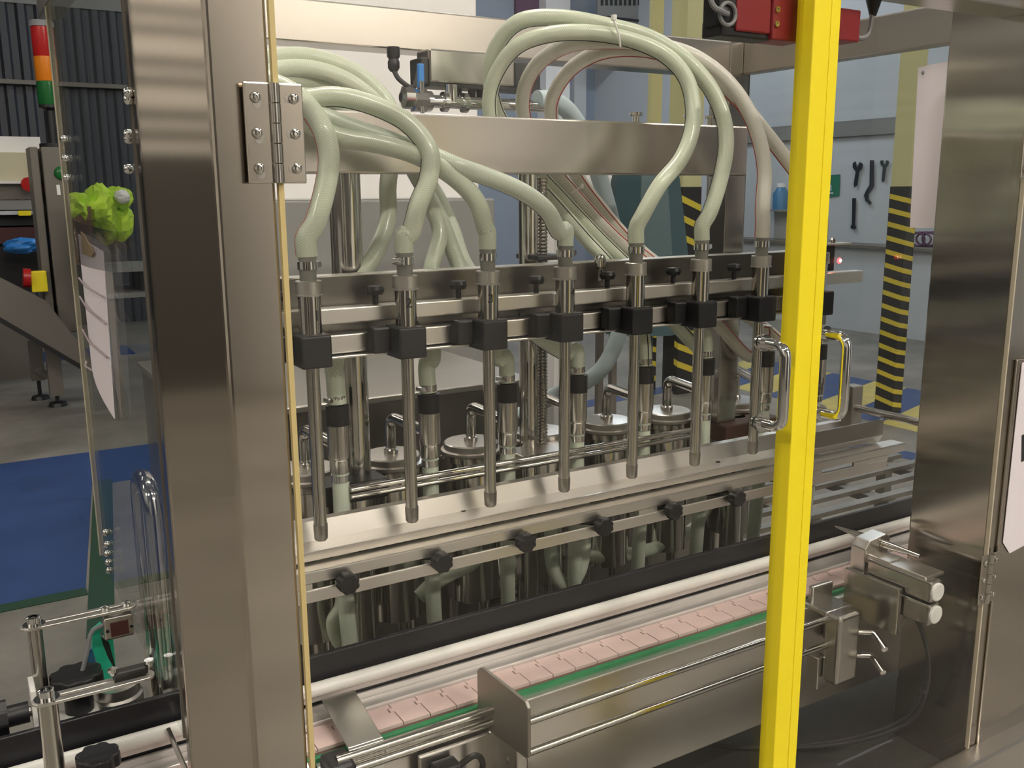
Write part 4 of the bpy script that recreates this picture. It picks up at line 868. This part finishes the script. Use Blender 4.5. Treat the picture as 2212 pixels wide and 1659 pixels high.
# ================================================================== BEHIND THE MACHINE
tk = thing('product_tank', (0.85, 2.1, ZF), 'low rectangular stainless product tank with flat lid behind the pumps', 'tank')
MB().box((0.40, 1.80, -1.30), (1.115, 2.50, -0.431)).build('tank_body', 'dull_steel', tk, 0.004)
MB().box((0.39, 1.785, -0.431), (1.125, 2.51, -0.416)).build('tank_lid', 'steel_bar', tk, 0.003)
for x_ in (0.45, 1.06):
    for y_ in (1.85, 2.45): MB().box((x_ - 0.02, y_ - 0.02, ZF), (x_ + 0.02, y_ + 0.02, -1.30)).build('leg', 'dull_steel', tk)
MB().box((0.86, 1.83, -0.416), (0.885, 1.86, -0.350)).build('lid_post', 'white_plastic', tk, 0.002)
wt = thing('white_panel_cabinet', (1.1, 2.9, ZF), 'tall cabinet with glossy white upper panels and steel lower doors behind the tank', 'cabinet')
MB().box((0.62, 2.62, -0.02), (1.455, 3.3, 1.35)).build('upper_panel', 'white_paint', wt, 0.006)
MB().box((0.62, 2.60, -1.55), (1.50, 3.3, -0.02)).build('lower_door', 'wall_grey', wt, 0.006)
MB().box((0.64, 2.66, ZF), (1.48, 3.28, -1.55)).build('plinth', 'black_plastic', wt)
wp = thing('white_upright', (1.33, 2.0, ZF), 'narrow white painted upright just behind the lead screw', 'upright')
MB().box((1.312, 1.98, ZF + 0.008), (1.345, 2.06, -0.02)).build('upright_bar', 'white_paint', wp, 0.002)
MB().box((1.29, 1.95, ZF), (1.37, 2.09, ZF + 0.008)).build('foot_plate', 'white_paint', wp)
rkx = thing('slatted_rack', (2.5, 1.9, ZF), 'low steel rack with flat slats standing beyond the outfeed', 'rack')
for i_ in range(7):
    MB().box((1.75, 1.60 + i_ * 0.10, -1.005), (3.05, 1.632 + i_ * 0.10, -0.99)).build('slat', 'dull_steel', rkx)
for i_ in range(4):
    MB().box((1.85 + i_ * 0.36, 1.56, -1.03), (1.90 + i_ * 0.36, 2.28, -1.006)).build('cross_rail', 'dull_steel', rkx)
for x_ in (1.8, 2.98):
    for y_ in (1.60, 2.22): MB().box((x_ - 0.02, y_ - 0.02, ZF), (x_ + 0.02, y_ + 0.02, -1.006)).build('leg', 'dull_steel', rkx)
MB().box((1.85, 1.56, -1.40), (2.95, 1.60, -1.36)).build('stretcher', 'dull_steel', rkx)
dk = thing('dark_hopper', (3.2, 3.4, ZF), 'dark teal tapered hopper standing on a post behind the hoses', 'hopper')
q = PY(1392, 470, 3.3)
MB().lathe((q.x, 3.3, 0), [(0.20, q.z - 0.50), (0.195, q.z - 0.16), (0.15, q.z + 0.16), (0.13, q.z + 0.25)], 8, 'z', False).build('hopper_shell', 'dark_teal', dk)
MB().cyl((q.x, 3.3, ZF), (q.x, 3.3, q.z - 0.49), 0.05, 12).build('post', 'dark_teal', dk)
jb = thing('junction_box', PY(1315, 440, 3.6), 'white junction box with cream label on a steel stand', 'junction box')
a, c = PY(1268, 440, 3.6), PY(1368, 375, 3.6)
MB().box((a.x, 3.6, a.z), (c.x, 3.75, c.z + 0.05)).build('box', 'white_paint', jb, 0.006)
a2, c2 = PY(1284, 434, 3.598), PY(1366, 412, 3.598)
MB().box((a2.x, 3.595, a2.z), (c2.x, 3.6, c2.z)).build('label_strip', 'cream', jb)
for px_ in (1300, 1330): q = PY(px_, 440, 3.66); MB().box((q.x - 0.015, 3.65, ZF), (q.x + 0.015, 3.68, a.z)).build('stand_leg', 'cabinet_paint', jb)
# ================================================================== STRIPED COLUMNS
def hcolumn(name, boxes, ztape, label, bands):
    xs = [b_[0] for b_ in boxes]; t = thing(name, (boxes[0][0], boxes[0][1], ZF), label, 'column')
    for (x0, y0, x1, y1) in boxes:
        MB().box((x0, y0, ztape), (x1, y1, ZC)).build('painted_shaft', 'column_cream', t)
        MB().box((x0 - 0.003, y0 - 0.003, ZF), (x1 + 0.003, y1 + 0.003, ztape)).build('black_wrap', 'tape_black', t)
    for (x0, y0, x1, y1, per, wd, sl_) in bands:
        z = ztape - 0.05; me = None; z_ref = z
        while z > ZF + wd + sl_ + 0.02:
            if me is None:
                e = 0.005; b_ = MB(); L1 = y1 - y0; L2 = x1 - x0; k_ = sl_ / (L1 + L2)
                A = [(x0 - e, y1, z), (x0 - e, y0 - e, z - k_ * L1), (x1, y0 - e, z - sl_)]
                vs = []
                for p in A: vs += [p, (p[0], p[1], p[2] - wd)]
                b_.add(vs, [(0, 1, 3, 2), (2, 3, 5, 4)]); o = b_.build('tape_band', 'tape_yellow', t); me = o.data
            else:
                o = bpy.data.objects.new('tape_band', me); C.objects.link(o); o.parent = t; o.location = (0, 0, z - z_ref)
            z -= per
    return t
hcolumn('steel_column', [(5.86, 4.34, 5.955, 4.49)], 0.02, 'cream square column wrapped in black and yellow tape on the yellow blue squares', [(5.86, 4.34, 5.955, 4.49, 0.098, 0.035, 0.05)])
hcolumn('steel_column', [(4.97, 5.70, 5.16, 5.74), (4.84, 5.95, 4.95, 5.99), (5.03, 5.745, 5.06, 5.95)], 0.03, 'pair of flanges of a striped H column behind the filling hoses', [(4.97, 5.70, 5.16, 5.74, 0.145, 0.05, 0.09), (4.84, 5.95, 4.95, 5.99, 0.12, 0.045, 0.04)])
# ================================================================== TOOL WALL
XW = 9.395
MB().box((XW - 0.04, 2.0, 0.62), (XW, 12.5, 0.80)).build('trim_rail', 'wall_grey', wr)
bn = thing('work_counter', (9.2, 7.5, ZF), 'long pale grey counter front under the hanging spanners', 'counter')
MB().box((9.05, 3.0, ZF), (XW - 0.01, 12.2, -0.66)).build('counter_front', 'wall_white', bn)
MB().box((8.98, 3.0, -0.66), (XW - 0.01, 12.2, -0.62)).build('counter_top', 'cabinet_paint', bn, 0.005)
def flat_tool(name, pts, label, cat='spanner', th=0.018, grp=None):
    P = [PX(px_, py_, XW - 0.03) for px_, py_ in pts]; zb_ = min(P, key=lambda p: p.z)
    o = MB().prism(P, (0.018, 0, 0)).build(name, 'tool_steel', base=zb_); tag(o, label, cat, grp); return o
flat_tool('spanner', [(1842, 352), (1847, 349), (1848, 360), (1853, 361), (1856, 350), (1862, 354), (1860, 364), (1854, 371), (1850, 400), (1845, 404), (1844, 398), (1848, 371), (1842, 362)], 'large open ended spanner hung above the slim rod spanner')
flat_tool('spanner', [(1901, 347), (1906, 346), (1907, 354), (1912, 355), (1914, 346), (1918, 348), (1917, 356), (1912, 362), (1909, 390), (1906, 394), (1904, 388), (1907, 362), (1902, 356)], 'smaller open ended spanner beside the striped column')
flat_tool('hook_bar', [(1879, 346), (1886, 346), (1886, 402), (1880, 412), (1874, 420), (1875, 430), (1881, 438), (1878, 442), (1869, 434), (1866, 422), (1871, 411), (1878, 400)], 'curved dark hook bar hanging between two spanners', 'hook tool')
flat_tool('rod_spanner', [(1841, 428), (1847, 428), (1845, 485), (1848, 492), (1845, 495), (1838, 494), (1837, 489), (1840, 484)], 'slim dark rod spanner hanging low on the wall')
sg = thing('safety_sign', PX(1797, 426, XW - 0.01), 'green safety sign with white pictograms beside the yellow strip', 'sign')
MB().prism([PX(px_, py_, XW - 0.012) for px_, py_ in ((1776, 379), (1814, 377), (1812, 423), (1774, 427))], (0.008, 0, 0)).build('board', 'sign_green', sg)
for x0_, y0_, x1_, y1_ in ((1788, 399, 1796, 412), (1788, 415, 1800, 419), (1776, 395, 1781, 402), (1776, 409, 1781, 417)):
    MB().prism([PX(px_, py_, XW - 0.014) for px_, py_ in ((x0_, y0_), (x1_, y0_), (x1_, y1_), (x0_, y1_))], (0.0015, 0, 0)).build('pictogram', 'wall_white', sg)
jg = thing('blue_jug', PX(1687, 450, 9.2), 'blue plastic jug with white cap on the wall shelf', 'jug')
q = PX(1687, 425, 9.25); MB().lathe((q.x, q.y, q.z), [(0.10, -0.16), (0.105, 0.04), (0.06, 0.10), (0.05, 0.12)], 16).build('jug_body', 'jug_blue', jg)
MB().lathe((q.x, q.y, q.z), [(0.055, 0.12), (0.055, 0.17)], 14).build('jug_cap', 'white_paint', jg)
MB().box((9.1, q.y - 0.25, q.z - 0.18), (XW - 0.01, q.y + 0.25, q.z - 0.16)).build('shelf_board', 'wall_grey', jg)
cl_ = thing('cable_coil', PX(1990, 530, 9.25), 'loose coil of dark purple cable on the counter', 'cable coil')
for i_ in range(4):
    q = PX(1975 + i_ * 11, 515, 9.2); MB().tube([(q.x + 0.02 * i_, q.y + 0.13 * math.cos(a_ * math.pi / 10), q.z + 0.075 * math.sin(a_ * math.pi / 10) - 0.01) for a_ in range(21)], 0.012, 8).build('cable_loop', 'purple', cl_)
# far wall items
def wall_item(name, px0, px1, py0, py1, m_, lab, cat, dep=0.06):
    a, c = PY(px0, py1, YB - 0.08), PY(px1, py0, YB - 0.08)
    o = MB().box((a.x, YB - dep - 0.01, a.z), (c.x, YB - 0.005, c.z)).build(name, m_, base=(a.x, YB - dep, a.z)); tag(o, lab, cat); return o
wall_item('wall_column', 1166, 1218, -60, 400, 'white_paint', 'white boxed column on the far wall behind the arching hoses', 'column', 0.25)
wall_item('purple_panel', 1116, 1165, -60, 60, 'purple', 'dark purple panel on the far wall beside the white column', 'panel')
nb = thing('notice_board', PY(1345, 92, 11.9), 'grey notice board with rows of dark tags on the far wall', 'notice board')
YNB = 11.9
a, c = PY(1290, 92, YNB), PY(1402, -20, YNB)
MB().box((a.x, YNB, a.z), (c.x, YNB + 0.04, c.z)).build('board', 'wall_grey', nb)
for i_ in range(10):
    q = PY(1300 + i_ * 10, 4, YNB); MB().box((q.x - 0.02, YNB - 0.012, q.z - 0.05), (q.x + 0.02, YNB, q.z + 0.04)).build('tag', 'ink', nb)
q, q2 = PY(1292, 33, YNB), PY(1400, 36, YNB); MB().box((q.x, YNB - 0.02, q.z - 0.03), (q2.x, YNB, q.z)).build('ledge', 'ink', nb)
wall_item('light_panel', 1240, 1268, 60, 420, 'wall_white', 'pale grey wall panel seen below the hose arch', 'panel')
# ================================================================== LEFT BACKGROUND
YA = 7.9
cb = thing('control_cabinet', PY(120, 890, YA), 'brown grey control cabinet on a leg beside the sloping belt', 'control cabinet')
a, c = PY(88, 318, YA), PY(140, 318, YA); a.z = PY(150, 718, YA).z
MB().box((a.x, YA, a.z), (c.x, YA + 0.35, c.z)).build('cabinet_body', 'cabinet_paint', cb, 0.01)
MB().box((PY(63, 320, YA).x, YA + 0.02, a.z), (a.x - 0.02, YA + 0.33, c.z)).build('cabinet_door', 'cabinet_paint', cb, 0.008)
q = PY(132, 374, YA); MB().sphere((q.x, YA - 0.01, q.z), 0.05, 12, 8, (1, 0.5, 1)).build('green_button', 'lens_green', cb)
q = PY(126, 408, YA); MB().box((q.x - 0.012, YA - 0.006, q.z - 0.045), (q.x + 0.012, YA, q.z + 0.03)).build('key_tag', 'white_paint', cb)
q = PY(120, 800, YA); MB().box((q.x - 0.05, YA + 0.05, ZF + 0.09), (q.x + 0.05, YA + 0.15, a.z)).build('leg', 'cabinet_paint', cb)
MB().lathe((q.x, YA + 0.1, ZF), [(0.07, 0), (0.06, 0.03), (0.015, 0.04), (0.015, 0.095)], 12).build('foot', 'black_plastic', cb)
sk = thing('stack_light', PY(110, 316, YA), 'red orange green signal stack light on top of the control cabinet', 'stack light')
q = PY(97, 150, YA + 0.12)
cxs = PY(116, 312, YA + 0.15).x; z0 = c.z
MB().lathe((cxs, YA + 0.15, 0), [(0.10, z0), (0.10, z0 + 0.03), (0.035, z0 + 0.035), (0.035, z0 + 0.27), (0.075, z0 + 0.29), (0.075, z0 + 0.31)], 18).build('pole', 'black_plastic', sk)
zz = z0 + 0.31
for m_, h_ in (('lens_green', 0.17), ('lens_orange', 0.175), ('lens_red', 0.21)):
    MB().lathe((cxs, YA + 0.15, 0), [(0.074, zz), (0.078, zz + 0.01), (0.078, zz + h_ - 0.004), (0.074, zz + h_)], 22).build('lens', m_, sk); zz += h_
MB().lathe((cxs, YA + 0.15, 0), [(0.084, zz), (0.084, zz + 0.035), (0.07, zz + 0.045)], 22).build('cap', 'cable_grey', sk)
es = thing('emergency_stop', PY(85, 632, YA - 0.05), 'yellow emergency stop box with red mushroom button on the cabinet side', 'emergency stop')
a_e, c_e = PY(70, 632, YA - 0.05), PY(100, 585, YA - 0.05)
MB().box((a_e.x, YA - 0.05, a_e.z), (c_e.x, YA + 0.015, c_e.z)).build('box', 'yellow', es, 0.008)
MB().cyl((a_e.x, YA - 0.02, c_e.z - 0.05), (a_e.x - 0.05, YA - 0.02, c_e.z - 0.045), 0.07, 14).build('mushroom_button', 'lens_red', es)
bc = thing('inclined_belt', PY(80, 865, 8.2), 'dark inclined belt conveyor sloping down beneath the control cabinet', 'belt conveyor')
pts = [(-60, 570), (0, 600), (100, 650), (150, 715), (200, 775), (188, 800), (100, 752), (0, 690), (-60, 660)]
MB().prism([PY(px_, py_, 7.75) for px_, py_ in pts], (0, 0.1, 0)).build('belt_side', 'cabinet_paint', bc)
MB().prism([PY(px_, py_, 8.25) for px_, py_ in pts], (0, 0.05, 0)).build('belt_side', 'black_plastic', bc)
MB().prism([PY(px_, py_, 7.74) for px_, py_ in ((0, 685), (188, 795), (188, 806), (0, 697))], (0, 0.5, 0)).build('belt_edge', 'black_rubber', bc)
for px_ in (82,):
    q = PY(px_, 800, 8.3); q1 = PY(px_, 735, 8.3)
    MB().box((q.x - 0.05, 8.31, ZF + 0.16), (q.x + 0.05, 8.39, q1.z)).build('leg', 'cabinet_paint', bc)
    MB().lathe((q.x, 8.35, ZF), [(0.07, 0), (0.06, 0.03), (0.015, 0.04), (0.015, 0.17)], 12).build('foot', 'black_plastic', bc)
q = PY(82, 822, 8.3); q1 = PY(120, 840, YA + 0.1); MB().cyl((q.x, 8.35, -1.38), (q1.x, 8.0, -1.40), 0.03, 8).build('leg_brace', 'cabinet_paint', bc)
cm = thing('cream_machine', PY(20, 640, 9.2), 'cream packing machine with maroon trim behind the control cabinet', 'packing machine')
def cmb(name, py0, py1, m_, y=9.2, x1=86, th=0.6):
    a, c = PY(-120, py1, y), PY(x1, py0, y); MB().box((a.x, y, a.z), (c.x, y + th, c.z)).build(name, m_, cm)
cmb('hood', 296, 330, 'white_paint', 9.3); cmb('panel', 330, 392, 'cream'); cmb('ledge', 391, 397, 'white_paint', 9.15); cmb('window_band', 397, 432, 'cabinet_paint', 9.22); cmb('band', 432, 455, 'wall_grey', 9.2)
cmb('rail_strip', 455, 466, 'wall_white', 9.1); cmb('dark_slot', 466, 490, 'black_plastic', 9.22); cmb('maroon_panel', 490, 530, 'maroon', 9.2); cmb('under_panel', 530, 640, 'black_plastic', 9.25)
q, q1 = PY(40, 466, 9.09), PY(66, 455, 9.09); MB().box((q.x, 9.08, q.z), (q1.x, 9.1, q1.z)).build('yellow_tape', 'yellow', cm)
a, c = PY(-120, 640, 9.3), PY(60, 640, 9.3); MB().box((a.x, 9.4, ZF), (c.x, 9.8, a.z)).build('base', 'cabinet_paint', cm)
q = PY(62, 398, 9.1); MB().cyl((q.x, 9.08, q.z), (q.x, 9.15, q.z), 0.06, 12).build('red_lamp', 'lens_red', cm)
def blob(name, px0, px1, py0, py1, y, dep, mt, lab, cat, seed, amp=0.35, sub=(18, 12)):
    rnd = random.Random(seed); a, c = PY(px0, py1, y), PY(px1, py0, y); cx, cz = (a.x + c.x) / 2, (a.z + c.z) / 2; hx, hz = (c.x - a.x) / 2, (c.z - a.z) / 2
    ph = [(rnd.uniform(2, 7), rnd.uniform(2, 6), rnd.uniform(0, 6)) for _ in range(5)]
    b_ = MB(); b_.sphere((0, 0, 0), 1.0, *sub)
    for v in b_.v:
        n = sum(math.sin(p[0] * v.x * 1.3 + p[1] * v.z + p[2] + v.y * p[1]) for p in ph) / 5 * amp + rnd.uniform(-0.06, 0.06)
        k_ = 1 + n; v.x, v.y, v.z = cx + v.x * k_ * hx, y + v.y * k_ * dep, cz + v.z * k_ * hz
    b_.sm = [False] * len(b_.sm)
    o = b_.build(name, mt, base=(cx, y, cz - hz)); tag(o, lab, cat); return o
blob('blue_rag', 8, 90, 513, 548, 9.0, 0.12, 'blue_plastic', 'crumpled blue cloth on the cream packing machine', 'cloth', 3, 0.3)
bt = thing('work_bench', PY(290, 640, 7.2), 'dark steel work bench carrying the lime bag', 'bench')
a, c = PY(232, 640, 7.2), PY(420, 572, 7.2)
MB().box((a.x - 0.05, 7.2, c.z - 0.03), (c.x, 7.9, c.z)).build('bench_top', 'wall_grey', bt); MB().box((a.x, 7.2, a.z - 0.02), (c.x, 7.9, a.z + 0.015)).build('lower_shelf', 'wall_grey', bt)
MB().box((a.x + 0.25, 7.3, a.z + 0.015), (c.x - 0.2, 7.8, c.z - 0.03)).build('drawer_unit', 'black_plastic', bt)
for x_ in (a.x + 0.03, c.x - 0.03):
    for y_ in (7.25, 7.85): MB().box((x_ - 0.025, y_ - 0.025, ZF), (x_ + 0.025, y_ + 0.025, c.z - 0.03)).build('leg', 'cabinet_paint', bt)
rkp = thing('cardboard_box', PY(172, 500, 7.3), 'brown cardboard box under the lime bag', 'box')
a, c = PY(158, 480, 7.35), PY(196, 446, 7.35)
MB().box((a.x, 7.35, PY(260, 572, 7.2).z), (c.x, 7.6, c.z)).build('box_body', 'brown_card', rkp, 0.004)
MB().box((a.x, 7.34, c.z - 0.03), (c.x, 7.61, c.z)).build('box_flap', 'brown_card', rkp, 0.002)
def adopt(o):
    for kk in ('label', 'category'):
        if kk in o: del o[kk]
    o.parent = lb; o.location = o.location - lb.location
lb = thing('lime_bag', PY(215, 572, 7.5), 'bright lime hi-vis garments heaped in a bag behind the side guard', 'bag')
for k_, (p0, p1, q0, q1_, sd) in enumerate([(146, 190, 415, 478, 5), (185, 245, 402, 500, 8), (225, 283, 405, 455, 11), (205, 250, 430, 530, 14), (235, 285, 435, 520, 17)]):
    o = blob('garment', p0, p1, q0, q1_, 7.45 + 0.05 * k_, 0.16, 'lime', '', '', sd, 0.35)
    adopt(o)
o = blob('silver_patch', 248, 280, 410, 440, 7.36, 0.05, 'white_paint', '', '', 21, 0.2)
adopt(o)
blob('clear_bag', 160, 252, 470, 560, 7.25, 0.12, 'plastic_film', 'crumpled clear plastic bag in front of the lime garments', 'plastic bag', 31, 0.3)
